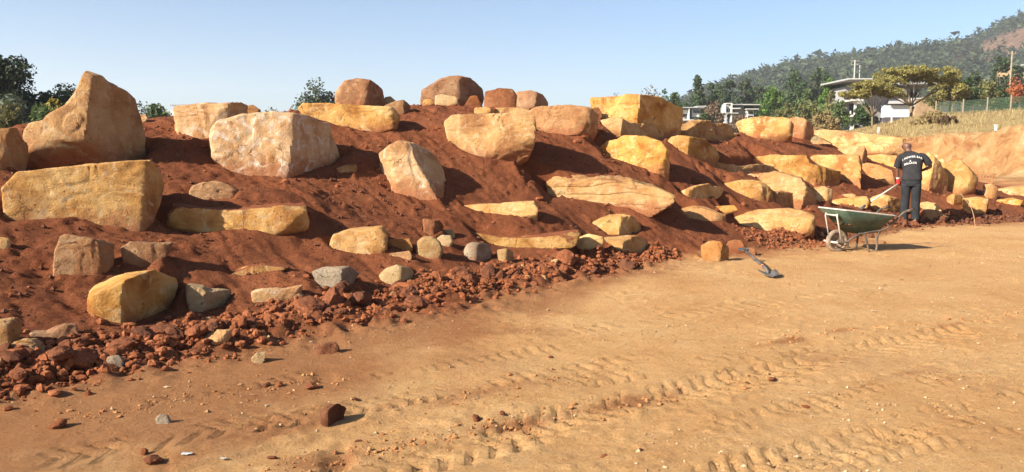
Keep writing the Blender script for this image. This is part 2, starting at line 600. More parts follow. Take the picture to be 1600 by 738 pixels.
    N.l(base, bs.inputs['Base Color'])
    h1 = N.noise(P, 8, 14, 0.74, 0.2)
    h2 = N.noise(mp.outputs[0], 6, 6, 0.65, 1.0)
    vc = N.n('ShaderNodeTexVoronoi', feature='F1')
    vc.inputs['Scale'].default_value = 6.5
    vw = N.n('ShaderNodeMix', data_type='VECTOR')
    vw.inputs[0].default_value = .22
    nz = N.n('ShaderNodeTexNoise'); nz.inputs['Scale'].default_value = 3.0
    N.l(P, nz.inputs['Vector']); N.l(P, vw.inputs[4]); N.l(nz.outputs['Color'], vw.inputs[5])
    N.l(vw.outputs[1], vc.inputs['Vector'])
    hh = N.math('ADD', N.math('ADD', h1, N.math('MULTIPLY', h2, 0.3)), N.math('MULTIPLY', vc.outputs['Distance'], 0.28))
    nb = N.bump(hh, 0.95, 0.045)
    nb = N.bump(N.math('SUBTRACT', 1.0, N.math('ADD', crack, N.math('MULTIPLY', pit, .5))), .8, .03, nb)
    nb = N.bump(n6, 1.0, 0.014, nb)
    N.l(nb, bs.inputs['Normal'])
    return m

MAT = {}
MAT['ochre'] = rock_mat('ochre_rock', (.29, .122, .038), (.49, .258, .084), (.59, .36, .145), (.66, .49, .28), .6, dust=.45)
MAT['ochre_soil'] = rock_mat('ochre_rock_with_soil', (.29, .122, .038), (.49, .258, .084), (.59, .36, .145), (.66, .49, .28), .5, soil_top=1.0, dust=.55)
MAT['pale'] = rock_mat('pale_rock', (.36, .165, .06), (.51, .285, .12), (.59, .38, .19), (.67, .54, .40), .75, dust=.4)
MAT['white'] = rock_mat('whitish_rock', (.42, .215, .09), (.58, .37, .20), (.66, .47, .29), (.80, .72, .62), .8, dust=.3)
MAT['sand'] = rock_mat('sandy_rock', (.36, .165, .06), (.53, .29, .112), (.61, .385, .175), (.66, .50, .30), .5, dust=.45)
MAT['tawny'] = rock_mat('tawny_rock', (.26, .110, .040), (.38, .19, .075), (.45, .255, .115), (.50, .35, .20), .45, dust=.5)
MAT['brown'] = rock_mat('brown_rock', (.22, .092, .040), (.33, .158, .072), (.42, .23, .112), (.50, .35, .21), .5, dust=.5)
MAT['cream'] = rock_mat('cream_stone', (.30, .18, .080), (.40, .26, .125), (.46, .33, .18), (.52, .41, .26), .4, dust=.35)
MAT['grey'] = rock_mat('grey_stone', (.19, .135, .085), (.30, .225, .15), (.40, .31, .21), (.48, .40, .30), .5, dust=.35)
MAT['rust'] = rock_mat('rust_rock', (.11, .036, .016), (.19, .066, .028), (.30, .125, .055), (.42, .24, .12), .35, dust=.5)

def soil_lump_mat(name, a, b, c):
    m, nt, bs = new_mat(name, 1.0, 0.05)
    N = NT(nt)
    tc = N.n('ShaderNodeTexCoord')
    oi = N.n('ShaderNodeObjectInfo')
    n = N.noise(tc.outputs['Object'], 9, 6, 0.65)
    base = N.ramp(n, [(.3, a), (.5, b), (.75, c)])
    hsv = N.n('ShaderNodeHueSaturation')
    N.l(N.rng(oi.outputs['Random'], 0, 1, .6, 1.2), hsv.inputs['Value'])
    N.l(N.rng(oi.outputs['Random'], 0, 1, .9, 1.02), hsv.inputs['Saturation'])
    N.l(base, hsv.inputs['Color'])
    N.l(hsv.outputs[0], bs.inputs['Base Color'])
    N.l(N.bump(N.noise(tc.outputs['Object'], 40, 5, .7), .7, .012), bs.inputs['Normal'])
    return m
MAT['clod'] = soil_lump_mat('red_soil_clod', (.115, .036, .016), (.20, .068, .030), (.30, .120, .055))
MAT['clod_tan'] = soil_lump_mat('tan_soil_clod', (.33, .16, .065), (.44, .24, .10), (.52, .33, .17))

def ground_mat():
    m, nt, bs = new_mat('ground_soil', 1.0, 0.08)
    N = NT(nt)
    tc = N.n('ShaderNodeTexCoord')
    P = tc.outputs['Object']
    def attr(nm):
        a = N.n('ShaderNodeAttribute', attribute_name=nm)
        return a.outputs['Fac']
    red, grs, cut = attr('red'), attr('grass'), attr('cut')
    n1 = N.noise(P, 0.8, 6, .6, .3)
    n2 = N.noise(P, 6, 6, .65)
    n3 = N.noise(P, 45, 5, .7)
    n4 = N.noise(P, 190, 3, .7)
    redc = N.ramp(N.math('ADD', N.math('MULTIPLY', n1, .5), N.math('MULTIPLY', n2, .5)), [(.32, SOIL_A), (.52, SOIL_B), (.72, SOIL_C)])
    redc = N.mix(N.rng(n3, .50, .66, 0, .75), redc, (.075, .021, .009))
    redc = N.mix(N.rng(n4, .58, .68, 0, .6), redc, (.36, .16, .075))
    tan = N.ramp(N.math('ADD', N.math('MULTIPLY', n1, .6), N.math('MULTIPLY', n2, .4)), [(.3, (.47, .23, .086)), (.48, (.58, .322, .132)), (.68, (.64, .40, .185))])
    tan = N.mix(N.rng(n3, .52, .66, 0, .6), tan, (.36, .165, .062))
    tan = N.mix(N.rng(n4, .57, .66, 0, .6), tan, (.70, .52, .30))
    tan = N.mix(N.rng(N.noise(P, 95, 4, .7), .60, .68, 0, .6), tan, (.30, .125, .05))
    # red earth trodden into the track in patches
    pt = N.noise(P, 0.55, 5, .6, .5)
    tan = N.mix(N.rng(N.math('ADD', pt, N.math('MULTIPLY', attr('stain'), .34)), .60, .82, 0, .7), tan, (.27, .098, .040))
    base = N.mix(red, tan, redc)
    cutc = N.ramp(N.noise(P, .9, 7, .65, .6), [(.32, (.28, .115, .045)), (.5, (.45, .25, .105)), (.66, (.54, .36, .18))])
    base = N.mix(cut, base, cutc)
    gc = N.ramp(N.noise(P, .35, 6, .65, .3), [(.3, (.20, .115, .05)), (.5, (.34, .235, .10)), (.7, (.30, .24, .10))])
    base = N.mix(grs, base, gc)
    N.l(base, bs.inputs['Base Color'])
    n5 = N.noise(P, 16, 6, .7)
    # crisp cleat prints pressed into the track
    sn = N.math('SINE', N.math('MULTIPLY', N.math('ADD', attr('phase'), N.math('MULTIPLY', N.math('SUBTRACT', n2, .5), .35)), 2 * math.pi))
    gr = N.math('MULTIPLY', N.rng(sn, .35, .75, 0, 1), N.rng(N.math('ADD', attr('mask'), N.math('MULTIPLY', N.math('SUBTRACT', n3, .5), .9)), .25, .6))
    nb = N.bump(N.math('SUBTRACT', 1.0, gr), 1.0, .045)
    nb = N.bump(n5, N_STR, .05, nb)
    cb = N.n('ShaderNodeBump')
    cb.inputs['Distance'].default_value = .5
    N.l(N.math('MULTIPLY', cut, .9), cb.inputs['Strength'])
    N.l(N.noise(P, 1.6, 9, .72, .3), cb.inputs['Height'])
    N.l(nb, cb.inputs['Normal'])
    nb = cb.outputs['Normal']
    nb = N.bump(n3, 1.0, .026, nb)
    nb = N.bump(n4, .9, .009, nb)
    N.l(nb, bs.inputs['Normal'])
    return m
N_STR = .6
MAT['ground'] = ground_mat()

def flat_mat(name, c, rough=.7, var=.15, scale=6, spec=.3, metal=0.0, bump=0.0):
    m, nt, bs = new_mat(name, rough, spec)
    N = NT(nt)
    tc = N.n('ShaderNodeTexCoord')
    n = N.noise(tc.outputs['Object'], scale, 6, .65)
    lo = tuple(x * (1 - var) for x in c)
    hi = tuple(min(1, x * (1 + var)) for x in c)
    N.l(N.ramp(n, [(.3, lo), (.7, hi)]), bs.inputs['Base Color'])
    bs.inputs['Metallic'].default_value = metal
    if bump:
        N.l(N.bump(N.noise(tc.outputs['Object'], scale * 5, 5, .7), .5, bump), bs.inputs['Normal'])
    return m

def leaf_mat(name, a, b, c=None, trans=0.25, scale=.7):
    m, nt, bs = new_mat(name, .65, .25)
    N = NT(nt)
    tc = N.n('ShaderNodeTexCoord')
    ge = N.n('ShaderNodeNewGeometry')
    n = N.noise(tc.outputs['Object'], scale, 4, .6)
    k = N.math('ADD', N.math('MULTIPLY', n, .6), N.math('MULTIPLY', ge.outputs['Random Per Island'], .4))
    cc = N.ramp(k, [(.25, a), (.55, b), (.8, c or b)])
    N.l(cc, bs.inputs['Base Color'])
    tr = N.n('ShaderNodeBsdfTranslucent')
    N.l(cc, tr.inputs['Color'])
    ms = N.n('ShaderNodeMixShader')
    ms.inputs[0].default_value = trans
    N.l(bs.outputs[0], ms.inputs[1]); N.l(tr.outputs[0], ms.inputs[2])
    N.l(ms.outputs[0], nt.nodes['Material Output'].inputs['Surface'])
    return m

# ------------------------------------------------------------------ boulders
def cube_sphere(n):
    vs, fs = {}, []
    def vid(p):
        k = tuple(np.round(p, 6))
        if k not in vs:
            vs[k] = len(vs)
        return vs[k]
    lin = np.tan(np.linspace(-1, 1, n + 1) * math.pi / 4)
    for ax in range(3):
        for sg in (-1, 1):
            u, w = (ax + 1) % 3, (ax + 2) % 3
            for i in range(n):
                for j in range(n):
                    q = []
                    for a, b in ((i, j), (i + 1, j), (i + 1, j + 1), (i, j + 1)):
                        p = np.zeros(3)
                        p[ax], p[u], p[w] = sg, lin[a], lin[b]
                        q.append(vid(p))
                    fs.append(q if sg > 0 else q[::-1])
    P = np.array(list(vs.keys()), float)
    return P / np.linalg.norm(P, axis=1)[:, None], np.array(fs)
_CS = {}
def cs(n):
    if n not in _CS:
        _CS[n] = cube_sphere(n)
    return _CS[n]

def parse_planes(spec, sx, sy):
    """'R.2' right face from x=.2 at the front, 'L', 'T' top chamfer from height, 'B' underside; second number: where it ends in depth"""
    out = []
    for tok in spec.split():
        k, rest = tok[0], tok[1:]
        a = rest.split(',')
        s = float(a[0])
        yb = float(a[1]) if len(a) > 1 else 0.5
        if k == 'R':
            ph = math.radians(44 + 14 * yb)
            n = np.array([math.sin(ph) * sx, -math.cos(ph) * sy, .06 * sx]); q = np.array([s, -1, 0])
        elif k == 'L':
            n = np.array([-(yb + 1), -(1 + s), 0]); q = np.array([s, -1, 0])
        elif k == 'T':
            n = np.array([0, -(1 - s), yb + 1]); q = np.array([0, -1, s])
        elif k == 'B':
            n = np.array([0, -(1 + s), -(yb + 1)]); q = np.array([0, -1, s])
        elif k == 'P':      # explicit: nx,ny,nz,d
            n = np.array(list(map(float, a[:3])))
            n = n / np.linalg.norm(n)
            out.append((n, float(a[3])))
            continue
        n = n / np.linalg.norm(n)
        out.append((n, float(n @ q)))
    return out

QUEUE = []
def boulder(outline, mat, label, planes='', D=None, base=None, name='boulder', sharp=13, rough=1.0, res=None, bury=0.4, center=None, seed=0, cat='boulder', dd=0.0, facets=10, strata=0.0, front=None, lean=.30, carve=True):
    rng = np.random.RandomState(seed + 11)
    O = np.array(outline, float)
    grow = 1.10 if O[:, 0].mean() > 1040 else 1.04
    mid_ = O.mean(0)
    O = mid_ + (O - mid_) * np.array([grow, grow])
    if base is None:
        outline = O
    asp = np.ptp(O[:, 0]) / np.ptp(O[:, 1])
    if front is None:
        front = rng.uniform(5, 17) * np.clip(2.9 - asp, .45, 1)
    x0, x1 = O[:, 0].min(), O[:, 0].max()
    y0, y1 = O[:, 1].min(), O[:, 1].max()
    if base is None:
        m = O[O[:, 1] > y1 - 0.12 * (y1 - y0)]
        base = (m[:, 0].mean(), y1 - 0.02 * (y1 - y0))
    C = ground_hit(*base)
    if dd:
        r = C[:2] / np.linalg.norm(C[:2])
        C = np.array([C[0] + r[0] * dd, C[1] + r[1] * dd, 0])
    w_m = (x1 - x0) * C[1] / F_PX
    h_m = (y1 - y0) * C[1] / F_PX
    if D is None:
        D = 0.85 * math.sqrt(w_m * max(h_m, .25 * w_m))
    for tok in planes.split():
        if tok[0] == 'R':
            v_ = tok[1:].split(',')
            s0 = float(v_[0]); yb = float(v_[1]) if len(v_) > 1 else .5
            D = max(D, 1.12 * (1 - s0) * w_m * .5 * math.tan(math.radians(44 + 14 * yb)))
    dh = C[:2] / np.linalg.norm(C[:2])
    ctr = C[:2] + dh * D * 0.5
    right = np.array([dh[1], -dh[0]])
    pts = []
    for px, py in O:
        r = sight(px, py)
        t = (ctr @ dh) / (r[0] * dh[0] + r[1] * dh[1])
        P = r * t
        pts.append((P[:2] @ right - ctr @ right, CAM_H + P[2]))
    pts = np.array(pts)
    if center is None:
        a = pts
        cr = a[:, 0] * np.roll(a[:, 1], -1) - np.roll(a[:, 0], -1) * a[:, 1]
        A = cr.sum() / 2
        c = np.array([((a[:, i] + np.roll(a[:, i], -1)) * cr).sum() / (6 * A) for i in (0, 1)])
    else:
        r = sight(*center)
        t = (ctr @ dh) / (r[0] * dh[0] + r[1] * dh[1])
        P = r * t
        c = np.array([P[:2] @ right - ctr @ right, CAM_H + P[2]])
    q = pts - c
    hz = q[:, 1].max() - q[:, 1].min()
    low = q[:, 1] < 0
    q[low, 1] -= (bury * hz + 0.04) * np.clip(-q[low, 1] / max(-q[:, 1].min(), 1e-6), 0, 1)
    sx, sz = np.abs(q[:, 0]).max(), np.abs(q[:, 1]).max()
    sy = D / 2
    qn = q / np.array([sx, sz])
    rs = [t[1:].split(',') for t in planes.split() if t[0] == 'R']
    ridge = min(max(float(rs[0][0]), -.6), .45) if rs else .2
    # the bed it sits in: the visible foot of the rock, from one end to the other
    if (x1 - x0) > 24 and (C[1] < 24) and carve:
        lo_x, lo_y, lo_z = [], [], []
        fa_ = math.tan(math.radians(front))
        ra_ = math.tan(math.radians(44 + 14 * (float(rs[0][1]) if rs and len(rs[0]) > 1 else .5)))
        On = np.vstack([O, O[:1]])
        for fx_ in np.linspace(.04, .96, 13):
            X_ = x0 + fx_ * (x1 - x0)
            ys_ = []
            for i_ in range(len(O)):
                (xa, ya), (xb, yb_) = On[i_], On[i_ + 1]
                if (xa - X_) * (xb - X_) <= 0 and xa != xb:
                    ys_.append(ya + (yb_ - ya) * (X_ - xa) / (xb - xa))
            if not ys_:
                continue
            Yb = max(ys_)
            xl = (X_ - base[0]) * (ctr @ dh) / F_PX - c[0]
            yl = -sy + (fa_ * (ridge * sx - xl) if xl < ridge * sx else (ra_ * max(0, xl - float(rs[0][0]) * sx) if rs else 0))
            yl = min(yl, sy * .6)
            r = sight(X_, Yb)
            t = (ctr @ dh + yl) / (r[0] * dh[0] + r[1] * dh[1])
            P = r * t
            lo_x.append(P[:2] @ right - ctr @ right)
            lo_y.append(yl)
            lo_z.append(CAM_H + P[2])
        w_ = 1.1
        CARVES.append(dict(o=ctr, r=right, d=dh, x=np.array(lo_x), y=np.array(lo_y), z=np.array(lo_z),
                           box=(ctr[0] - sx - w_ - D, ctr[0] + sx + w_ + D, ctr[1] - sx - w_ - D, ctr[1] + sx + w_ + D)))
    QUEUE.append(dict(locals()))

def build_boulder(v):
    outline, mat, label, planes, name, sharp, rough, res, seed, cat, facets, strata, front, lean = [v[k] for k in ('outline', 'mat', 'label', 'planes', 'name', 'sharp', 'rough', 'res', 'seed', 'cat', 'facets', 'strata', 'front', 'lean')]
    rng, qn, sx, sy, sz, x0, x1, y0, y1, ctr, right, c, ridge = [v[k] for k in ('rng', 'qn', 'sx', 'sy', 'sz', 'x0', 'x1', 'y0', 'y1', 'ctr', 'right', 'c', 'ridge')]
    # dense star-shaped radius table of the outline, slightly softened
    seg = np.vstack([qn, qn[:1]])
    dense = np.concatenate([np.linspace(seg[i], seg[i + 1], 24, endpoint=False) for i in range(len(qn))])
    th = np.arctan2(dense[:, 1], dense[:, 0])
    rr = np.hypot(dense[:, 0], dense[:, 1])
    tg = np.linspace(-math.pi, math.pi, 721)
    o = np.argsort(th)
    R2 = np.interp(tg, np.concatenate([th[o] - 2 * math.pi, th[o], th[o] + 2 * math.pi]), np.tile(rr[o], 3))
    kk = np.array([1, 3, 4, 3, 1.]) / 12
    R2 = np.convolve(np.concatenate([R2[-6:-1], R2, R2[1:6]]), kk, 'same')[5:-5]
    px_size = max(x1 - x0, y1 - y0)
    if res is None:
        res = int(np.clip(px_size * .26, 11, 42))
    S, Fq = cs(res)
    d = S.copy()
    d /= np.linalg.norm(d, axis=1)[:, None]
    th_d = np.arctan2(d[:, 2], d[:, 0])
    inv = []
    dxz = np.hypot(d[:, 0], d[:, 2])
    inv.append(dxz / np.interp(th_d, tg, R2))
    inv.append(np.clip(d[:, 1], 0, None) / 1.0)
    # the front face is turned a little towards one side and leans back
    fa = math.radians(front)
    nf = np.array([-math.sin(fa) * sx, -math.cos(fa) * sy, lean * sz])
    qf = nf @ np.array([ridge, -1, -.4])
    inv.append(np.clip(d @ nf, 0, None) / max(qf, .15 * np.linalg.norm(nf)))
    sharp = sharp * 2.2 if sharp > 8 else sharp
    cons = parse_planes(planes, sx, sy)
    zt = qn[:, 1].max()
    cons.append((np.array([0, .45, .9]) / np.linalg.norm([.45, .9]), (.45 * .1 + .9 * zt) / np.linalg.norm([.45, .9])))
    for _ in range(facets):
        n = rng.normal(size=3)
        n[1] = -abs(n[1]) if rng.rand() < .7 else n[1]
        n /= np.linalg.norm(n)
        cons.append((n, rng.uniform(1.0, 1.25)))
    for n, dv in cons:
        inv.append(np.clip(d @ n, 0, None) / max(dv, .12))
    inv = np.array(inv)
    r = (np.clip(inv, 1e-6, None) ** sharp).sum(0) ** (-1.0 / sharp)
    P = d * r[:, None] * np.array([sx, sy, sz])
    size = (sx * sy * sz) ** (1 / 3)
    u = P / size + rng.uniform(-50, 50, 3)
    disp = fbm3(u, .8, 2, seed) * .045 + fbm3(u, 2.6, 3, seed + 3, ridged=True) * .014 + fbm3(u, 8, 2, seed + 5) * .010
    # flakes broken off: stepped noise
    st = fbm3(u, 1.5, 2, seed + 9) * 3.0
    disp += (np.floor(st) + sstep(.40, .60, st - np.floor(st)) - st) * .03
    if strata:
        zz = P[:, 2] / strata + fbm3(u, .7, 2, seed + 21) * .8
        disp += (np.abs((zz % 1) - .5) < .12) * -.03
    nrm = d * np.array([1 / sx, 1 / sy, 1 / sz])
    nrm /= np.linalg.norm(nrm, axis=1)[:, None]
    P = P + nrm * (disp * size * rough)[:, None]
    if sharp > 10:                    # flakes knocked off: flat chips with crisp edges
        for _ in range(12 if facets > 4 else 6):
            i_ = rng.randint(len(P))
            n_ = nrm[i_] + rng.normal(size=3) * .16
            n_ /= np.linalg.norm(n_)
            dv_ = P[i_] @ n_ - rng.uniform(.004, .03) * size
            wt_ = np.exp(-(((P - P[i_]) ** 2).sum(1) / (.75 * size) ** 2) ** 2)
            P = P - n_ * (np.clip(P @ n_ - dv_, 0, .045 * size) * wt_)[:, None]
        P = P + nrm * (fbm3(u, 11, 2, seed + 31) * .007 * size)[:, None]
    me = mesh_np(name, P, Fq)
    if sharp > 10:
        me.set_sharp_from_angle(angle=math.radians(26))
    az = math.atan2(-right[1], right[0])
    ob = link(name, me, MAT[mat], loc=(ctr[0] + right[0] * c[0], ctr[1] + right[1] * c[0], c[1]), rot=(0, 0, -az if False else math.atan2(right[1], right[0])), label=label, cat=cat)
    return ob

B = boulder
B([(-28,206),(0,203),(20,201),(45,203),(46,225),(38,250),(12,260),(0,266),(-30,268)], 'tawny', 'rounded orange boulder half hidden beside the tall horned boulder', 'R-.1,.6', seed=1)
B([(36,262),(39,241),(46,202),(50,193),(57,190),(71,188),(102,169),(117,152),(125,132),(130,117),(135,115),(150,119),(173,131),(195,141),(210,153),(217,176),(225,208),(227,240),(200,268),(100,272)],
  'sand', 'tall horned boulder with a swept saddle, largest rock on the mound', 'R-.06,.6 P-.1,-.80,-.55,.80 P-.45,-.75,.45,.74', center=(132, 205), base=(150, 258), D=1.25, sharp=18, bury=.15, seed=2, res=46, facets=3)
B([(11,293),(33,269),(99,263),(197,254),(229,253),(243,269),(252,288),(243,311),(225,339),(201,351),(144,350),(141,341),(63,344),(21,348),(14,332)],
  'ochre', 'long squared ochre block with scratched face below the horned boulder', 'R.62,.7 T.72,.6', D=.9, base=(120, 347), sharp=24, bury=.2, seed=3, res=46, facets=1, rough=.55)
B([(259,358),(268,332),(278,318),(310,322),(360,326),(400,322),(440,318),(470,316),(475,345),(465,365),(440,367),(400,357),(360,361),(300,366)],
  'ochre_soil', 'flat ochre ledge rock with red soil heaped on top', 'B-.6,.4', D=.95, base=(350, 362), sharp=14, bury=.3, seed=4, res=40)
B([(292,306),(300,292),(317,284),(338,283),(360,290),(373,299),(365,312),(320,316)], 'tawny', 'crumbling soil-caked rock knob lying on the flat ledge rock', '', D=.35, base=(335, 318), seed=5, rough=1.8, dd=.30)
B([(95,370),(103,367),(160,376),(179,382),(176,405),(160,420),(135,433),(105,432),(85,415),(87,395)], 'brown', 'brown dirt-smeared boulder under the long squared block', 'R.4,.6', seed=6)
B([(190,388),(205,378),(240,380),(270,379),(262,394),(225,415),(205,419),(195,405)], 'brown', 'half-buried brown rock shaded by the long squared block', '', seed=7, bury=.6)
B([(139,462),(148,452),(197,431),(243,424),(278,432),(281,455),(268,476),(211,502),(184,507),(139,482)], 'ochre', 'yellow wedge-shaped rock with a sharp front corner low on the mound', 'R-.36,.9 T.62,.9', D=.62, base=(184, 505), sharp=24, seed=8, facets=2, bury=.1, rough=.6)
B([(292,445),(300,443),(318,446),(328,455),(350,456),(367,460),(345,480),(318,489),(300,487),(293,470)], 'cream', 'small cream rock with one flat lit face beside the yellow wedge', 'R-.1,.9', sharp=20, seed=9, bury=.2)
B([(394,457),(410,451),(440,451),(470,445),(469,462),(445,468),(415,474),(397,472)], 'pale', 'low pale pinkish stone with soil on its back', 'T.2,.4', seed=10)
B([(352,425),(385,416),(410,412),(450,416),(430,421),(385,428),(360,431)], 'ochre_soil', 'thin curved edge of a rock almost buried in red soil', '', seed=11, D=.3)
B([(-24,502),(0,500),(20,496),(35,498),(33,515),(20,535),(0,546),(-24,548)], 'ochre', 'rounded ochre rock cut by the mound foot, above the clod ridge', 'R.2,.5', seed=12)
B([(46,519),(70,520),(100,505),(118,507),(121,520),(95,531),(60,529)], 'brown', 'low brown stone lying over the small orange stone', '', seed=13)
B([(15,546),(28,533),(45,532),(56,545),(40,553)], 'ochre', 'small orange stone poking out at the mound foot', '', seed=14, name='stone', cat='stone')
B([(-12,372),(0,371),(15,372),(17,380),(5,388),(-10,390)], 'ochre', 'small ochre stone bedded in soil below the long squared block', '', seed=15, name='stone', cat='stone')
B([(334,205),(345,192),(380,182),(430,178),(480,184),(515,196),(530,225),(537,242),(520,256),(480,268),(455,274),(435,272),(410,277),(395,275),(370,268),(357,262),(352,250),(338,240)],
  'white', 'huge pale pinkish boulder with white scars on its front', 'R.12,.75 T.78,.4', D=1.35, base=(410, 275), sharp=15, bury=.15, seed=16, res=40, facets=4)
B([(274,170),(282,167),(330,163),(375,160),(386,165),(384,180),(375,186),(345,196),(335,211),(320,219),(305,216),(290,211),(278,200)], 'pale', 'squarish pale boulder behind the huge pinkish boulder', 'R.35,.6 T.7,.5', D=.95, base=(310, 216), sharp=16, seed=17)
B([(384,166),(395,164),(407,172),(407,180),(386,181)], 'tawny', 'small tawny rock tucked behind the squarish pale boulder', '', seed=18, dd=.2)
B([(469,171),(477,162),(523,164),(576,167),(611,169),(622,183),(611,203),(590,206),(555,204),(506,186),(480,184)], 'ochre', 'long bright ochre block just below the round-topped brown boulder', 'R.75,.5 T.8,.5', D=.75, base=(560, 204), sharp=17, seed=19, res=44, facets=4, bury=.25)
B([(521,165),(525,145),(540,128),(560,124),(580,127),(598,140),(603,154),(599,166)], 'brown', 'round-topped brown boulder on the crest above the ochre block', 'R.15,.7', sharp=9, seed=20, base=(562, 166), bury=.35)
B([(595,168),(612,160),(630,157),(641,165),(637,176),(625,179),(605,174)], 'tawny', 'low tawny stone at the end of the long ochre block', 'R.3,.6', seed=21, bury=.3)
B([(600,161),(601,152),(610,151),(619,158),(615,164)], 'cream', 'little whitish stone between two crest boulders', '', seed=22, name='stone', cat='stone', dd=.5)
B([(658,152),(662,142),(690,125),(715,119),(740,121),(753,135),(758,152),(757,164),(660,164)], 'brown', 'big domed brown boulder on the highest crest', 'R.1,.8', sharp=9, seed=23, base=(705, 164), bury=.35, dd=.3)
B([(680,163),(681,150),(690,148),(712,152),(714,160),(700,164)], 'cream', 'pale square stone leaning in front of the domed boulder', '', seed=24, sharp=16, D=.3)
B([(658,163),(662,156),(674,155),(680,162)], 'ochre', 'tiny ochre stone at the foot of the domed boulder', '', seed=124, name='stone', cat='stone')
B([(724,162),(735,150),(745,150),(756,163)], 'rust', 'reddish lump of earth at the foot of the domed boulder', '', seed=25, name='stone', cat='stone')
B([(757,165),(759,143),(780,139),(800,140),(807,150),(805,167),(780,168)], 'rust', 'orange-brown cube-like boulder next to the domed boulder', '', sharp=16, seed=26)
B([(804,167),(806,145),(830,142),(848,147),(857,158),(856,169)], 'brown', 'dark orange boulder behind the scratched ochre block', 'R.2,.7', seed=27)
B([(741,179),(742,169),(760,168),(771,172),(772,179)], 'ochre', 'small ochre slab on top of the scratched block, thinner one', '', seed=28, D=.3)
B([(772,179),(775,169),(800,168),(826,171),(831,179)], 'ochre', 'longer ochre slab lying along the top of the scratched block', '', seed=29, D=.35)
B([(697,192),(710,182),(760,180),(820,178),(832,182),(834,200),(830,225),(820,240),(800,250),(770,250),(740,243),(715,232),(703,215)],
  'ochre', 'scratched golden ochre block standing proud in mid slope', 'R.85,.5 T.86,.3', D=.9, sharp=16, base=(775, 250), bury=.12, seed=30, res=40, facets=4)
B([(825,176),(840,168),(890,166),(920,170),(932,180),(931,200),(925,208),(900,211),(870,210),(835,205),(826,190)], 'tawny', 'long tawny block behind the scratched golden block', 'R.6,.7', sharp=15, base=(880, 210), seed=31, bury=.2)
B([(919,172),(935,168),(941,178),(936,192),(925,192)], 'rust', 'dark rusty stone between the tawny block and the big cube', '', seed=32, dd=.1)
B([(925,153),(976,151),(1047,153),(1069,158),(1066,185),(1062,206),(1054,217),(1010,215),(976,206),(940,190),(928,175)],
  'ochre', 'big flat-topped orange cube of rock on the crest', 'R-.1,.75', D=1.4, base=(1010, 214), sharp=26, bury=.2, seed=33, res=46, facets=2, rough=.6, strata=.3)
B([(936,188),(969,183),(983,191),(1025,197),(1037,204),(1033,222),(1000,219),(962,215),(950,203)], 'ochre', 'low dark-fronted block against the foot of the big orange cube', 'R-.35,.7', D=.55, sharp=18, seed=34, base=(1000, 219), bury=.2)
B([(937,230),(948,218),(976,213),(1008,215),(1032,223),(1043,236),(1042,271),(1025,269),(997,262),(969,252),(948,246)], 'ochre', 'blocky yellow boulder below the big orange cube', 'R.7,.5 T.7,.5', D=.85, base=(1010, 266), sharp=14, bury=.2, seed=35, res=40)
B([(1043,220),(1053,214),(1064,213),(1085,216),(1101,219),(1116,230),(1121,239),(1117,249),(1098,251),(1080,246),(1062,236)], 'ochre', 'rounded boulder with dark right face beside the blocky yellow boulder', 'R-.25,.7', sharp=12, seed=36, base=(1100, 250), bury=.25)
B([(1062,198),(1079,192),(1105,185),(1132,186),(1138,195),(1146,202),(1147,214),(1135,220),(1108,223),(1074,216)], 'ochre', 'sunken boulder with sunlit top and shaded front behind the rounded one', 'R-.8,.9 T-.1,.3', D=1.0, seed=37, base=(1108, 222), bury=.2)
B([(1147,189),(1176,184),(1200,183),(1230,187),(1236,195),(1232,221),(1200,219),(1176,213),(1156,202)], 'ochre', 'squared sandy boulder on the crest beside the reddish brown one', 'L-.25,.8 R.6,.6', D=.95, sharp=16, seed=38, base=(1212, 220), bury=.2)
B([(1233,188),(1242,184),(1255,186),(1268,195),(1270,203),(1262,211),(1245,209),(1235,206)], 'brown', 'reddish brown boulder against the squared sandy boulder', 'R.2,.6', seed=39, rough=1.4, dd=.2)
B([(1104,255),(1120,252),(1135,256),(1170,257),(1190,258),(1205,262),(1214,271),(1165,272),(1145,271),(1125,265)], 'ochre', 'thin ledge of rock in the soil above the triangular slab', 'R-.5,.8', D=.45, seed=40)
B([(1180,248),(1210,244),(1260,245),(1266,256),(1309,268),(1310,287),(1298,291),(1269,287),(1240,277),(1215,268)], 'ochre', 'large slab boulder with dark shaded end above the wheelbarrow', 'R.3,.9', D=.9, base=(1285, 289), sharp=20, seed=41, res=40, facets=3, bury=.2)
B([(1267,249),(1275,244),(1340,245),(1344,260),(1342,284),(1325,284),(1308,280),(1290,266)], 'ochre', 'cracked yellow block behind the large slab boulder', '', D=.7, sharp=18, seed=42, base=(1325, 283), bury=.2)
B([(1338,233),(1342,230),(1350,229),(1355,235),(1354,255),(1344,256),(1338,245)], 'brown', 'small upright brown stone standing on edge near the crest', 'R-.1,.7', D=.25, seed=43)
B([(1268,207),(1290,205),(1315,206),(1360,211),(1406,217),(1407,242),(1380,243),(1350,239),(1313,231),(1300,223),(1285,216)], 'ochre', 'very long bright yellow rock along the crest by the cut bank', '', D=1.1, sharp=14, seed=44, base=(1380, 243), res=44, bury=.3)
B([(1309,232),(1325,229),(1341,229),(1340,246),(1328,247)], 'ochre', 'small yellow rock under the very long yellow rock', '', seed=45)
B([(1356,244),(1376,242),(1398,244),(1408,252),(1400,263),(1385,259),(1363,252)], 'ochre', 'pointed yellow rock in front of the very long yellow rock', '', seed=46, D=.5)
B([(1344,258),(1358,256),(1376,260),(1392,267),(1399,280),(1391,286),(1376,284),(1356,275)], 'tawny', 'leaning oval rock on the slope left of the worker', '', seed=47, D=.5)
B([(1428,262),(1440,250),(1451,241),(1458,245),(1470,258),(1479,276),(1478,299),(1468,303),(1443,295),(1432,285)], 'ochre', 'big upright boulder with dark right half behind the worker', 'R-.1,.8', D=.9, seed=48, base=(1462, 301), bury=.15)
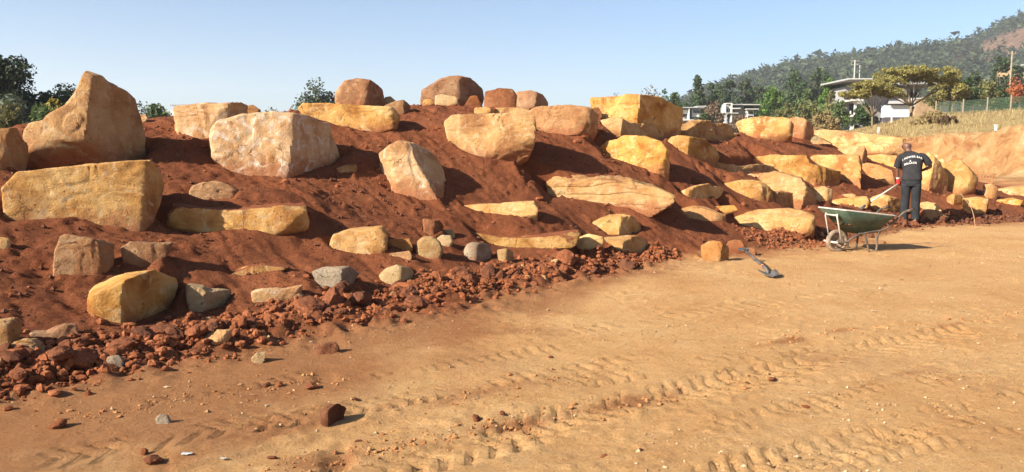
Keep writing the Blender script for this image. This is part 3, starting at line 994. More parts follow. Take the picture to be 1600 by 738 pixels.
B([(1455,243),(1465,243),(1476,251),(1475,262),(1462,262)], 'ochre', 'wedge of rock between the two big boulders by the worker', '', seed=49, dd=.5)
B([(1472,262),(1490,249),(1498,249),(1512,263),(1527,278),(1518,302),(1502,306),(1480,295)], 'ochre', 'big rounded boulder in front of the sandy cut bank', 'R.5,.6', D=.95, seed=50, base=(1505, 304), bury=.15)
B([(1536,289),(1549,287),(1558,293),(1557,310),(1540,310)], 'tawny', 'stubby upright stone beyond the flat-topped yellow block', 'R.3,.7', seed=51, sharp=16)
B([(1504,311),(1525,309),(1543,311),(1542,324),(1536,338),(1527,331),(1506,321)], 'ochre', 'flat-topped yellow block pointing down at the track edge', 'R.6,.9', D=.6, sharp=18, seed=52, bury=.1)
B([(1502,324),(1514,322),(1523,325),(1526,335),(1513,335)], 'tawny', 'small tawny rock under the flat-topped yellow block', '', seed=53)
B([(1480,309),(1490,303),(1504,306),(1506,318),(1490,321),(1482,316)], 'ochre', 'small yellow rock with dark face beside the flat-topped block', 'R-.3,.7', seed=54)
B([(1434,318),(1450,316),(1461,318),(1471,326),(1456,330),(1440,327)], 'ochre', 'flat pale slab in the soil behind the worker, upper one', '', seed=55, D=.4)
B([(1438,331),(1450,328),(1463,329),(1481,338),(1466,343),(1442,343)], 'tawny', 'flat tawny slab right beside the feet of the worker', '', seed=56, D=.4)
B([(1131,288),(1161,282),(1186,284),(1200,294),(1206,304),(1207,315),(1188,315),(1167,308),(1150,300)], 'ochre', 'triangular slab with a dark dent above the long low slab', 'R.3,.8', D=.75, seed=57, base=(1195, 314), bury=.2)
B([(1168,274),(1213,271),(1250,280),(1263,295),(1275,311),(1268,321),(1245,318),(1210,300),(1190,284)], 'ochre', 'broken-edged yellow slab reaching down behind the wheelbarrow', 'R.35,.8', D=.9, seed=58, base=(1258, 319), bury=.2, rough=1.3)
B([(1203,299),(1225,299),(1245,302),(1255,310),(1255,325),(1237,326),(1212,316)], 'tawny', 'dark-faced block wedged between the two broken slabs', 'R-.6,.9', D=.45, seed=59, base=(1235, 325))
B([(1265,294),(1287,292),(1301,298),(1299,309),(1284,314),(1272,313)], 'ochre', 'small yellow block directly above the wheelbarrow', 'R.4,.6', seed=60)
B([(1063,299),(1082,291),(1111,287),(1131,293),(1125,303),(1104,311),(1082,311),(1067,305)], 'ochre', 'flat-topped rock with dark front beside the triangular slab', 'R-.55,.8 T.1,.7', D=.55, seed=61, sharp=16)
B([(1064,327),(1085,323),(1100,324),(1131,336),(1133,345),(1103,346),(1075,341)], 'tawny', 'low tawny rock lying in the shadow of the long slab', '', seed=62, D=.45)
B([(1115,323),(1147,321),(1153,327),(1128,330)], 'ochre', 'thin sliver of stone above the long low slab', '', seed=63, name='stone', cat='stone', D=.2)
B([(1148,339),(1178,330),(1217,326),(1250,330),(1268,338),(1269,345),(1266,360),(1240,361),(1200,361),(1160,351)], 'ochre', 'long low yellow slab at the mound foot beside the wheelbarrow', 'T.1,.5 R.7,.6', D=.85, seed=64, base=(1230, 361), bury=.2, sharp=15, res=40)
B([(1294,315),(1320,308),(1352,308),(1359,316),(1346,326),(1330,323),(1300,319)], 'ochre', 'flat yellow slab just behind the wheelbarrow tray', 'R.6,.7', seed=65, D=.6)
B([(1358,313),(1365,308),(1380,304),(1400,310),(1409,320),(1396,329),(1365,328)], 'ochre', 'rough yellow rock behind the shovel handle', 'R.1,.7', seed=66, rough=1.4)
B([(1312,305),(1330,302),(1338,305),(1322,308)], 'pale', 'pinkish flat stone lying above the wheelbarrow', '', seed=67, name='stone', cat='stone', D=.15)
B([(858,284),(874,274),(923,276),(969,275),(1018,289),(1050,303),(1052,317),(1047,325),(1011,325),(941,318),(863,308)],
  'ochre', 'long layered slab sloping down to the right in mid mound', 'T.25,.6', D=.85, base=(950, 319), sharp=17, bury=.2, seed=68, res=42, facets=3, strata=.16)
B([(720,322),(748,320),(774,318),(800,316),(832,315),(838,324),(837,338),(816,339),(782,337),(748,333)], 'ochre', 'thin pointed slab sticking out of the slope below the wedge boulder', 'R.75,.6', D=.4, seed=69, sharp=15)
B([(736,361),(745,361),(774,367),(822,368),(860,366),(899,360),(904,363),(895,378),(870,386),(830,389),(790,388),(770,384),(750,374)], 'ochre_soil', 'long curved ledge of rock capped with soil near the mound foot', 'B-.3,.5', D=.6, base=(830, 388), seed=70, res=42)
B([(593,241),(611,227),(625,221),(647,225),(675,241),(692,266),(698,293),(675,307),(647,309),(611,300),(597,291),(595,266)],
  'pale', 'wedge-shaped boulder with grey scar standing alone in the slope', 'P.75,-.35,.55,.55 L-.35,.4', D=.95, base=(650, 308), sharp=15, bury=.12, seed=71, res=46, facets=3)
B([(511,385),(523,367),(551,358),(594,354),(603,363),(601,388),(587,399),(555,399),(520,392)], 'ochre', 'rough round-backed golden rock above the river cobbles', 'T.6,.5', seed=72, D=.55, rough=1.2, bury=.25)
B([(648,392),(652,378),(662,369),(675,369),(687,378),(692,390),(685,402),(670,406),(655,402)], 'cream', 'round pale cobble, largest of the little group of cobbles', '', sharp=6, facets=2, rough=.35, seed=73, name='cobble', cat='stone', bury=.1)
B([(683,373),(690,367),(704,368),(708,377),(703,386),(692,387)], 'cream', 'small round cobble tucked behind the largest pale cobble', '', sharp=6, facets=2, rough=.4, seed=74, name='cobble', cat='stone', bury=.1)
B([(661,341),(675,344),(690,343),(697,343),(692,356),(672,369),(663,361)], 'rust', 'jagged red-brown rock above the group of cobbles', 'R.0,.8', seed=75, rough=1.4)
B([(690,360),(708,359),(711,366),(708,370),(693,369)], 'cream', 'small square cream stone between red rock and cobbles', '', seed=76, name='stone', cat='stone', sharp=18)
B([(725,392),(730,382),(738,378),(758,380),(770,390),(771,402),(760,410),(735,408),(727,402)], 'grey', 'grey oval cobble with one pale end under the curved ledge', 'R-.2,.8', sharp=7, facets=2, rough=.4, seed=77, name='cobble', cat='stone', bury=.1)
B([(777,391),(790,388),(802,393),(804,403),(792,409),(780,408)], 'cream', 'small cream cobble next to the grey oval cobble', 'R.0,.8', sharp=7, facets=2, rough=.4, seed=78, name='cobble', cat='stone', bury=.1)
B([(604,382),(610,374),(640,373),(645,385),(640,391),(612,389)], 'tawny', 'small tawny slab beside the rough golden rock, upper one', '', seed=79, name='stone', cat='stone')
B([(607,397),(640,392),(643,398),(641,408),(620,404)], 'tawny', 'small flat stone under the tawny slab left of the cobbles', '', seed=80, name='stone', cat='stone')
B([(488,426),(506,418),(535,417),(555,418),(564,430),(551,441),(534,455),(520,458),(495,441)], 'grey', 'whitish grey angular rock just above the clod ridge', 'R.1,.8', sharp=15, seed=81, bury=.2)
B([(593,431),(604,420),(620,413),(643,421),(652,434),(633,441),(604,445)], 'cream', 'smooth egg-shaped yellowish cobble above the clod ridge', 'R.1,.8', sharp=7, facets=2, rough=.4, seed=82, name='cobble', cat='stone', bury=.15)
B([(923,348),(941,338),(969,334),(992,338),(1004,359),(994,367),(951,369),(934,356)], 'ochre', 'angular yellow rock, top one of three at the slope foot', 'R.0,.8 T.4,.5', seed=83, sharp=16)
B([(944,372),(965,368),(997,370),(1013,384),(1004,402),(987,401),(962,386)], 'ochre', 'flat-topped yellow rock, lowest of three at the slope foot', 'R-.3,.8 T.2,.8', seed=84, sharp=18, bury=.15)
B([(899,374),(920,366),(941,370),(945,377),(916,392),(902,387)], 'ochre', 'small rounded yellow rock, smallest of three at the slope foot', '', seed=85, bury=.2)
B([(525,264),(540,258),(556,257),(558,264),(548,271),(532,270)], 'tawny', 'small flat stone in soil below the huge pinkish boulder', '', seed=86, name='stone', cat='stone')
B([(1097,386),(1108,378),(1125,378),(1138,388),(1136,403),(1118,408),(1100,403)], 'tawny', 'split orange rock beside the handle of the shovel on the ground', 'R.3,.8', seed=87, sharp=12)
B([(1132,390),(1140,377),(1156,376),(1164,386),(1160,395),(1140,397)], 'rust', 'dark brown lump of earth behind the shovel on the ground', '', seed=88, rough=1.5, name='soil_lump', cat='soil lump')
B([(1164,394),(1168,387),(1178,387),(1182,394),(1174,399)], 'rust', 'small dark earth lump next to the shovel grip', '', seed=188, rough=1.6, name='soil_lump', cat='soil lump')
B([(500,650),(510,637),(530,630),(541,628),(543,645),(535,661),(505,672)], 'rust', 'dark red block of earth lying alone on the track', 'R-.6,.6', seed=89, sharp=16, bury=.05, name='soil_lump', cat='soil lump', D=.16)
B([(243,655),(250,647),(262,649),(268,657),(258,665),(246,663)], 'grey', 'grey pebble lying alone on the track', '', seed=90, name='stone', cat='stone', bury=.05, sharp=8)
B([(166,565),(170,557),(185,555),(195,562),(190,576),(172,578)], 'grey', 'grey cobble among the red clods of the ridge', '', seed=91, name='stone', cat='stone', sharp=9)
B([(216,181),(225,178),(231,184),(222,191)], 'pale', 'small pale stone behind the horned boulder', '', seed=92, name='stone', cat='stone')
B([(1558,313),(1581,310),(1598,314),(1588,322),(1572,320)], 'ochre', 'flat yellow stone at the far end of the rock slope', '', seed=93, D=.4)
B([(1556,296),(1580,292),(1604,291),(1622,294),(1618,306),(1580,306)], 'pale', 'wide pale slab lying below the sandy cut bank', '', seed=94, D=1.2)
B([(490,540),(500,536),(525,534),(530,545),(520,555),(495,556)], 'rust', 'flat crumbling earth lump at the lower edge of the clod ridge', '', seed=95, name='soil_lump', cat='soil lump', rough=1.6)
B([(392,560),(400,552),(415,549),(414,558),(402,568)], 'cream', 'pale sharp stone on the lower edge of the clod ridge', '', seed=96, name='stone', cat='stone', sharp=18)
# the beds are dug: refresh the survey grid
_GZ = terrain(_GX, _GY)[0]
# ------------------------------------------------------------------ the ground: one sheet to the horizon
def lines(segs):
    out = [segs[0][0]]
    for a, b, s0, s1 in segs:
        x, L = a, b - a
        while x < b - 1e-6:
            t = (x - a) / L
            x += s0 * (s1 / s0) ** t
            out.append(min(x, b))
    return np.unique(np.round(np.array(out), 5))
gx = lines([(-1500, -60, 160, 12), (-60, -12, 6, .6), (-12, -4.5, .35, .045), (-4.5, 5.0, .030, .030), (5.0, 14, .032, .09), (14, 34, .1, .35), (34, 120, .4, 7), (120, 1500, 10, 180)])
gy = lines([(-60, -4, 10, .6), (-4, 2.6, .4, .06), (2.6, 8.2, .0265, .0265), (8.2, 20, .029, .085), (20, 34, .09, .2), (34, 56, .2, .5), (56, 160, .8, 7), (160, 1800, 10, 200)])
GX, GY = np.meshgrid(gx, gy)
TREAD = {}
GZ, RED, GRS, CUT, VV = terrain(GX, GY, tread=TREAD)
nx, ny = len(gx), len(gy)
idx = np.arange(nx * ny).reshape(ny, nx)
quads = np.stack([idx[:-1, :-1], idx[:-1, 1:], idx[1:, 1:], idx[1:, :-1]], -1).reshape(-1, 4)
gme = mesh_np('ground', np.stack([GX, GY, GZ], -1).reshape(-1, 3), quads)
def streak(p0, p1, w, amt, seed):
    """red earth dragged along a wheel line"""
    a_, b_ = flat(*p0), flat(*p1)
    e_ = (b_ - a_); L_ = np.hypot(*e_); e_ = e_ / L_
    s_ = (GX - a_[0]) * e_[0] + (GY - a_[1]) * e_[1]
    t_ = -(GX - a_[0]) * e_[1] + (GY - a_[1]) * e_[0]
    near = (np.abs(t_) < 4 * w) & (s_ > -1) & (s_ < L_ + 1)
    out = np.zeros_like(GX)
    n_ = fbm2(GX[near], GY[near], 3.0, 3, seed)
    out[near] = amt * np.exp(-(t_[near] / w) ** 2) * sstep(-.3, .3, s_[near]) * sstep(L_ + .3, L_ - .3, s_[near]) * np.clip(.55 + 1.3 * n_, 0, 1)
    return out
STAIN = np.exp(-np.clip(-VV, 0, 9) / .8) + .75 * sstep(.6, -2.6, GX - .32 * (GY - 4.5))
for q_ in (((400, 738), (860, 655), .10, 1.1, 301), ((860, 655), (1200, 585), .10, .8, 302), ((1180, 545), (1340, 515), .08, .9, 303), ((1440, 520), (1620, 490), .09, .9, 304),
           ((640, 640), (900, 585), .10, .6, 305), ((1180, 640), (1560, 560), .07, .5, 306), ((300, 700), (700, 610), .14, .6, 307)):
    STAIN = STAIN + streak(*q_)
for nm, arr in (('phase', TREAD['phase']), ('mask', TREAD['mask']), ('red', RED), ('grass', GRS), ('cut', CUT), ('stain', STAIN)):
    at = gme.attributes.new(nm, 'FLOAT', 'POINT')
    at.data.foreach_set('value', arr.ravel().astype(np.float32))
link('ground', gme, MAT['ground'], kind='structure', label='red earth mound and sandy vehicle track running on to the horizon')

# ------------------------------------------------------------------ boulders set into their beds
for v_ in QUEUE:
    build_boulder(v_)

# ------------------------------------------------------------------ clods along the mound foot
rnd = random.Random(5)
nrs = np.random.RandomState(7)
def lump_mesh(name, seed, n=5, flat_=.8, smooth=False, am=.36):
    S, Fq = cs(n)
    r = np.random.RandomState(seed)
    d = S
    cons = []
    for _ in range(14):
        k = r.normal(size=3)
        k /= np.linalg.norm(k)
        cons.append(np.clip(d @ k, 0, None) / r.uniform(.72, 1.0))
    rad = (np.clip(np.array(cons), 1e-4, None) ** 16).sum(0) ** (-1 / 16)
    rad = np.clip(rad, .4, 1.25)
    rad = rad * (1 + am * .5 * fbm3(d * 1.0 + seed, 2.1, 3, seed))
    P = d * rad[:, None] * np.array([1, r.uniform(.7, 1), flat_ * r.uniform(.75, 1.05)])
    return mesh_np(name, P, Fq, smooth)
CLODS = [lump_mesh('soil_clod', 100 + i, 6, am=.5) for i in range(10)]
for me in CLODS:
    me.materials.append(MAT['clod'])
CLODS_TAN = [m.copy() for m in CLODS[:5]]
for me in CLODS_TAN:
    me.materials.clear(); me.materials.append(MAT['clod_tan'])
def base_point(px):
    """a point on the foot of the mound below a column of the photograph"""
    ys = np.interp(px, [0, 100, 250, 400, 600, 700, 850, 1000, 1150, 1300, 1450, 1600], [612, 592, 562, 528, 492, 470, 440, 416, 391, 372, 349, 343])
    return flat(px, ys)
def drop_clod(px, off, size, lab, grp, meshes, sink=None, name='soil_clod'):
    sink = rnd.uniform(.15, .6) if sink is None else sink
    p = base_point(px)
    X, Y = p[0] - .64 * off, p[1] + .76 * off
    z = ground_z(X, Y)
    if rnd.random() < .07:
        meshes = CLODS_TAN
    o = link(name, rnd.choice(meshes), loc=(X, Y, z + size * (.55 - sink)), rot=(rnd.uniform(-.5, .5), rnd.uniform(-.5, .5), rnd.uniform(0, 6.3)),
             label=lab, cat='soil clod', group=grp)
    o.scale = (size * rnd.uniform(.85, 1.25), size * rnd.uniform(.85, 1.15), size * rnd.uniform(.8, 1.1))
    return o
n_main = 0
while n_main < 232:
    px = rnd.uniform(-10, 1010)
    thick = np.interp(px, [0, 150, 330, 480, 560, 760, 900, 1010], [.42, .30, .34, .30, .42, .34, .30, .16])
    dens = np.interp(px, [0, 250, 420, 560, 830, 900, 1010], [.9, .8, .75, .95, 1, .8, .55])
    if rnd.random() > dens:
        continue
    off = rnd.gauss(.02, .42) * thick
    if px < 300:
        off = rnd.uniform(-.6, .5) * thick + .08
    size = min(.15, .018 + .030 * rnd.expovariate(1.0)) * np.interp(px, [0, 600, 1000], [.80, 1.08, 1.0])
    drop_clod(px, off, size, 'rough red-brown soil clod in the long ridge along the mound foot', 'clods in the ridge along the mound foot', CLODS)
    n_main += 1
for i in range(42):
    px = rnd.choice([rnd.uniform(1395, 1640), rnd.uniform(1160, 1300), rnd.uniform(1340, 1480)])
    drop_clod(px, rnd.uniform(-.1, .35), rnd.uniform(.04, .11) if px > 1330 else rnd.uniform(.03, .06), 'red soil clod at the track edge around the wheelbarrow and worker', 'clods by the wheelbarrow', CLODS)
for px, py, s in [(92, 672, .045), (240, 724, .04), (488, 607, .045), (415, 603, .03), (436, 605, .025), (225, 711, .028), (425, 712, .02), (560, 692, .02), (744, 655, .035), (785, 650, .02), (555, 626, .018), (860, 556, .02), (943, 712, .02), (1000, 700, .015), (1260, 632, .02), (1206, 592, .025)]:
    p = flat(px, py)
    o = link('soil_clod', rnd.choice(CLODS), loc=(p[0], p[1], ground_z(p[0], p[1]) + s * .35), rot=(rnd.uniform(-.4, .4), 0, rnd.uniform(0, 6)), label='small red clod lying loose out on the sandy track', cat='soil clod', group='loose clods on the track')
    o.scale = (s * 1.1, s, s * .8)

# crumbs and pebbles too many to count
def scatter(name, pts, sizes, mat, label, seed, cat, fine=False):
    r = np.random.RandomState(seed)
    t = np.array([[1, 0, -.3], [-.5, .87, -.3], [-.5, -.87, -.3], [.1, .05, .8]])
    O = np.array([[1, 0, 0], [0, 1, 0], [-1, 0, 0], [0, -1, 0], [0, 0, .8], [0, 0, -.8]])
    FO = np.array([[0, 1, 4], [1, 2, 4], [2, 3, 4], [3, 0, 4], [1, 0, 5], [2, 1, 5], [3, 2, 5], [0, 3, 5]])
    if fine:
        S_, Q_ = cs(2)
        O = S_ * np.array([1, 1, .8]); FO = np.concatenate([Q_[:, [0, 1, 2]], Q_[:, [0, 2, 3]]])
    n = len(pts); K = len(O)
    V = O[None] * (1 + r.uniform(-.4, .4, (n, K, 1)) * (.6 if fine else 1)) * r.uniform(.65, 1.3, (n, 1, 3))
    a = r.uniform(0, 6.283, n)
    c, s = np.cos(a)[:, None], np.sin(a)[:, None]
    x, y = V[:, :, 0] * c - V[:, :, 1] * s, V[:, :, 0] * s + V[:, :, 1] * c
    V = np.stack([x, y, V[:, :, 2]], -1) * sizes[:, None, None] + pts[:, None, :]
    Fx = (FO[None] + (np.arange(n) * K)[:, None, None]).reshape(-1, 3)
    me = mesh_np(name, V.reshape(-1, 3), Fx, False)
    return link(name, me, mat, label=label, cat=cat, kind='stuff')
def zs(X, Y):
    fx = np.clip((X - _gx[0]) / GSTEP, 0, len(_gx) - 2.001); fy = np.clip((Y - _gy[0]) / GSTEP, 0, len(_gy) - 2.001)
    i, j = fx.astype(int), fy.astype(int)
    a, b = fx - i, fy - j
    return _GZ[j, i] * (1 - a) * (1 - b) + _GZ[j, i + 1] * a * (1 - b) + _GZ[j + 1, i] * (1 - a) * b + _GZ[j + 1, i + 1] * a * b
# ridge fill
N_ = 4200
px = nrs.uniform(-30, 1060, N_)
th = np.interp(px, [0, 150, 330, 480, 560, 760, 900, 1060], [.46, .36, .4, .36, .46, .38, .32, .14])
off = nrs.normal(.0, .5, N_) * th
bp = np.array([base_point(p) for p in px])
X, Y = bp[:, 0] - .64 * off, bp[:, 1] + .76 * off
s = .006 + .011 * nrs.exponential(1, N_)
s = np.clip(s, 0, .038)
scatter('soil_crumbs', np.stack([X, Y, zs(X, Y) + s * .4], -1), s, MAT['clod'], 'small red crumbs of earth between the clods of the ridge', 1, 'soil', fine=True)
# crumbs on the slope
N_ = 58000
X = nrs.uniform(-7, 14, N_); Y = nrs.uniform(4.5, 22, N_)
_vd = terrain(X, Y, False)[4]
k = (_vd > .05) & (_vd < 7) & (fbm2(X, Y, 1.2, 2, 91) + nrs.uniform(-.5, .6, N_) > 0)
X, Y = X[k], Y[k]
s = np.clip(.004 + .0065 * nrs.exponential(1, len(X)), 0, .034)
scatter('slope_crumbs', np.stack([X, Y, zs(X, Y) + s * .35], -1), s, MAT['clod'], 'loose crumbs of red soil strewn over the mound slope', 2, 'soil')
# bigger lumps here and there on the slope
N_ = 2600
X = nrs.uniform(-7, 12, N_); Y = nrs.uniform(4.5, 20, N_)
_vd = terrain(X, Y, False)[4]
k = (_vd > .1) & (_vd < 6.5) & (fbm2(X, Y, .9, 2, 191) + nrs.uniform(-.5, .5, N_) > .1)
X, Y = X[k], Y[k]
s = np.clip(.014 + .014 * nrs.exponential(1, len(X)), 0, .06)
scatter('slope_lumps', np.stack([X, Y, zs(X, Y) + s * .25], -1), s, MAT['clod'], 'lumps of red soil lying about on the mound slope', 12, 'soil', fine=True)
# pebbles on the track, gathered in drifts
N_ = 46000
X = nrs.uniform(-5, 12, N_); Y = 3.2 + 14 * nrs.uniform(0, 1, N_) ** 1.4
_vd = terrain(X, Y, False)[4]
k = (_vd < .1) & (fbm2(X * .8, Y, 1.0, 3, 92) * 1.2 + nrs.uniform(-.7, .5, N_) > .1)
X, Y = X[k], Y[k]
s = np.clip(.0022 + .0028 * nrs.exponential(1, len(X)), 0, .016)
h = len(X) * 11 // 20
MAT['pebble'] = flat_mat('pale_pebble', (.40, .28, .16), .9, .3, 30)
scatter('track_pebbles', np.stack([X, Y, zs(X, Y) + s * .3], -1)[:h], s[:h], MAT['pebble'], 'pale gravel strewn over the sandy track', 3, 'gravel')
scatter('track_crumbs', np.stack([X, Y, zs(X, Y) + s * .3], -1)[h:], s[h:] * 1.15, MAT['clod_tan'], 'tan crumbs of dry earth strewn over the sandy track', 4, 'soil')
# red crumbs dragged along the wheel lines
MAT['drag'] = soil_lump_mat('dusty_red_crumb', (.20, .082, .034), (.31, .145, .06), (.42, .23, .10))
pp, ss_ = [], []
for (p0, p1, n_) in (((420, 735), (860, 655), 420), ((860, 655), (1200, 585), 260), ((1180, 545), (1340, 515), 160), ((1440, 520), (1620, 490), 180), ((640, 640), (900, 585), 160), ((80, 660), (520, 590), 260)):
    a_, b_ = flat(*p0), flat(*p1)
    t_ = nrs.uniform(0, 1, n_)[:, None]
    q_ = a_ + (b_ - a_) * t_ + nrs.normal(0, .11, (n_, 2))
    pp.append(q_); ss_.append(np.clip(.002 + .0032 * nrs.exponential(1, n_), 0, .016))
pp = np.concatenate(pp); ss_ = np.concatenate(ss_)
scatter('wheel_line_crumbs', np.stack([pp[:, 0], pp[:, 1], zs(pp[:, 0], pp[:, 1]) + ss_ * .3], -1), ss_, MAT['drag'], 'reddish crumbs of earth dragged along the wheel lines of the track', 21, 'soil', fine=True)
# gravel patch by the wheelbarrow wheel
N_ = 800
px = nrs.uniform(1180, 1305, N_); off = nrs.normal(.05, .28, N_)
bp = np.array([base_point(p) for p in px])
X, Y = bp[:, 0] - .64 * off, bp[:, 1] + .76 * off
s = np.clip(.007 + .010 * nrs.exponential(1, N_), 0, .032)
scatter('gravel_patch', np.stack([X, Y, zs(X, Y) + s * .4], -1), s, MAT['clod'], 'patch of dark red gravel behind the wheelbarrow wheel', 5, 'gravel', fine=True)
# earth thrown up at the right end
N_ = 900
px = nrs.uniform(1330, 1660, N_); off = nrs.normal(.1, .22, N_)
bp = np.array([base_point(p) for p in px])
X, Y = bp[:, 0] - .64 * off, bp[:, 1] + .76 * off
s = np.clip(.012 + .016 * nrs.exponential(1, N_), 0, .06)
scatter('edge_crumbs', np.stack([X, Y, zs(X, Y) + s * .4], -1), s, MAT['clod'], 'crumbled red earth along the track edge by the worker', 6, 'soil', fine=True)

# litter
MAT['scrap'] = flat_mat('white_plastic', (.45, .46, .44), .6, .2, 20)
for px, py, w, lab in [(292, 714, .026, 'crumpled pale plastic scrap lying flat on the track'), (349, 718, .014, 'tiny white paper scrap beside the plastic scrap')]:
    p = flat(px, py)
    m = MB()
    g = 5
    vs = [((i / (g - 1) - .5) * 2 * w, (j / (g - 1) - .5) * w, rnd.uniform(0, .35) * w) for j in range(g) for i in range(g)]
    m.add(vs, [(j * g + i, j * g + i + 1, (j + 1) * g + i + 1, (j + 1) * g + i) for j in range(g - 1) for i in range(g - 1)])
    o = m.build('plastic_scrap', MAT['scrap'], loc=(p[0], p[1], ground_z(*p) + .006), rot=(0, 0, rnd.uniform(-.5, .5)), label=lab, cat='litter')
    sm = o.modifiers.new('thickness', 'SOLIDIFY'); sm.thickness = .002

# ------------------------------------------------------------------ wheelbarrow
MAT['tray'] = flat_mat('green_tray_paint', (.050, .105, .062), .55, .45, 7, .35)
def _dusty(name, c, dust, amt):
    m, nt, bs = new_mat(name, .6, .35)
    N = NT(nt)
    tc = N.n('ShaderNodeTexCoord')
    a = N.noise(tc.outputs['Object'], 5, 7, .65, .4)
    b = N.noise(tc.outputs['Object'], 38, 5, .7)
    base = N.ramp(b, [(.3, tuple(x * .75 for x in c)), (.7, tuple(x * 1.2 for x in c))])
    f = N.rng(N.math('ADD', N.math('MULTIPLY', a, .65), N.math('MULTIPLY', b, .35)), .42, .62, 0, amt)
    N.l(N.mix(f, base, dust), bs.inputs['Base Color'])
    N.l(N.bump(b, .3, .004), bs.inputs['Normal'])
    return m
MAT['tray'] = _dusty('green_tray_paint', (.028, .062, .040), (.20, .16, .10), .4)
MAT['tube'] = _dusty('dusty_black_tube', (.05, .045, .04), (.26, .17, .10), .6)
MAT['strut'] = _dusty('pale_worn_strut', (.48, .44, .37), (.42, .32, .2), .5)
MAT['rim'] = _dusty('worn_rim_metal', (.50, .48, .43), (.42, .32, .2), .35)
MAT['tyre'] = _dusty('dusty_tyre', (.12, .09, .07), (.44, .30, .18), .95)
MAT['soil_fill'] = MAT['clod']
wc = flat(1303, 391)
WX, WY = wc
WZ = ground_z(WX, WY)
wb = empty('wheelbarrow', (WX, WY, WZ - .01), math.radians(14), 'green wheelbarrow with pale struts standing on the track beside the worker', 'wheelbarrow')
# local: +x towards the handles, wheel contact at the origin, y away from camera
HW = .235
def smooth_path(pts, k=5):
    P = [Vector(p) for p in pts]
    out = []
    for i in range(len(P) - 1):
        p0, p1, p2, p3 = P[max(i - 1, 0)], P[i], P[i + 1], P[min(i + 2, len(P) - 1)]
        for j in range(k):
            t = j / k
            out.append(.5 * ((2 * p1) + (p2 - p0) * t + (2 * p0 - 5 * p1 + 4 * p2 - p3) * t * t + (3 * p1 - p0 - 3 * p2 + p3) * t ** 3))
    out.append(P[-1])
    return out
for s_ in (-1, 1):
    MB().tube(smooth_path([(-.06, s_ * .16, .17), (.10, s_ * .165, .175), (.24, s_ * .20, .27), (.46, s_ * HW, .33), (.74, s_ * HW, .37), (.92, s_ * (HW + .03), .52), (1.05, s_ * (HW + .05), .64), (1.22, s_ * (HW + .05), .69)]), .017, 8).build('handle_rail', MAT['tube'], wb, True)
    MB().tube(smooth_path([(.27, s_ * HW, .31), (.37, s_ * HW, .30), (.425, s_ * (HW + .01), .16), (.46, s_ * (HW + .015), .02), (.54, s_ * (HW + .015), .012), (.60, s_ * (HW + .01), .05), (.615, s_ * HW, .22), (.64, s_ * HW, .345)], 5), .0165, 8).build('leg', MAT['tube'], wb, True)
    MB().tube([(1.10, s_ * (HW + .05), .66), (1.24, s_ * (HW + .05), .695)], .021, 8).build('grip', MAT['tube'], wb, True)
    MB().tube([(.02, s_ * .15, .18), (-.075, s_ * .15, .58), (-.07, s_ * .14, .625)], .013, 8).build('front_strut', MAT['strut'], wb, True)
MB().tube([(-.06, -.175, .17), (-.085, -.12, .17), (-.085, .12, .17), (-.06, .175, .17)], .017, 8).build('front_bar', MAT['strut'], wb, True)
MB().tube([(-.072, -.155, .60), (-.072, .155, .60)], .013, 8).build('strut_crossbar', MAT['strut'], wb, True)
MB().tube([(.045, -.165, .175), (.045, .165, .175)], .011, 8).build('axle', MAT['tube'], wb, True)
# wheel: solid of revolution round the y axis
def revolve(profile, n=36, centre=(0, 0, 0)):
    """profile of (radius, y)"""
    m = MB()
    rings = []
    for k in range(n):
        a = 2 * math.pi * k / n
        rings.append([(centre[0] + r * math.cos(a), centre[1] + y, centre[2] + r * math.sin(a)) for r, y in profile])
    rings.append(rings[0])
    return m.rings(rings, caps=False)
wheel = empty('wheel', (.045, 0, .175))
wheel.parent = wb
revolve([(.125, -.035), (.150, -.047), (.175, -.040), (.186, -.018), (.186, .018), (.175, .040), (.150, .047), (.125, .035)]).build('tyre', MAT['tyre'], wheel, True)
revolve([(.012, -.022), (.10, -.012), (.128, -.030), (.128, .030), (.10, .012), (.012, .022)]).build('rim', MAT['tyre'], wheel, True)
revolve([(.001, -.06), (.026, -.06), (.026, .06), (.001, .06)], 16).build('hub', MAT['tube'], wheel, True)
# tray: open shell, floor smaller than the rim, sloping nose
def loop_rect(x0, x1, hw, z0, z1, r=.06, n=5, nose=1.0):
    pts = []
    for cx_, cy_, a0 in ((x1 - r, hw - r, 0), (x0 + r, hw * nose - r, 90), (x0 + r, -hw * nose + r, 180), (x1 - r, -hw + r, 270)):
        for k in range(n):
            a = math.radians(a0 + 90 * k / (n - 1))
            x, y = cx_ + r * math.cos(a), cy_ + r * math.sin(a)
            pts.append((x, y, z0 + (z1 - z0) * (x - x0) / (x1 - x0)))
    return pts
bot = loop_rect(.24, .70, .20, .315, .345, .07)
mid = loop_rect(.06, .80, .275, .52, .50, .08)
top = loop_rect(-.115, .895, .345, .70, .585, .09)
m = MB()
n = len(bot)
m.rings([bot, mid, top], caps=False)
m.f.append(tuple(range(n))[::-1])
tray = m.build('tray', MAT['tray'], wb, True)
sd = tray.modifiers.new('sheet', 'SOLIDIFY'); sd.thickness = .006; sd.offset = 1
rim_pts = [Vector(p) for p in top] + [Vector(top[0])]
MB().tube([p + Vector((0, 0, .004)) for p in rim_pts], .0125, 8, caps=False).build('tray_rim', MAT['rim'], tray, True)
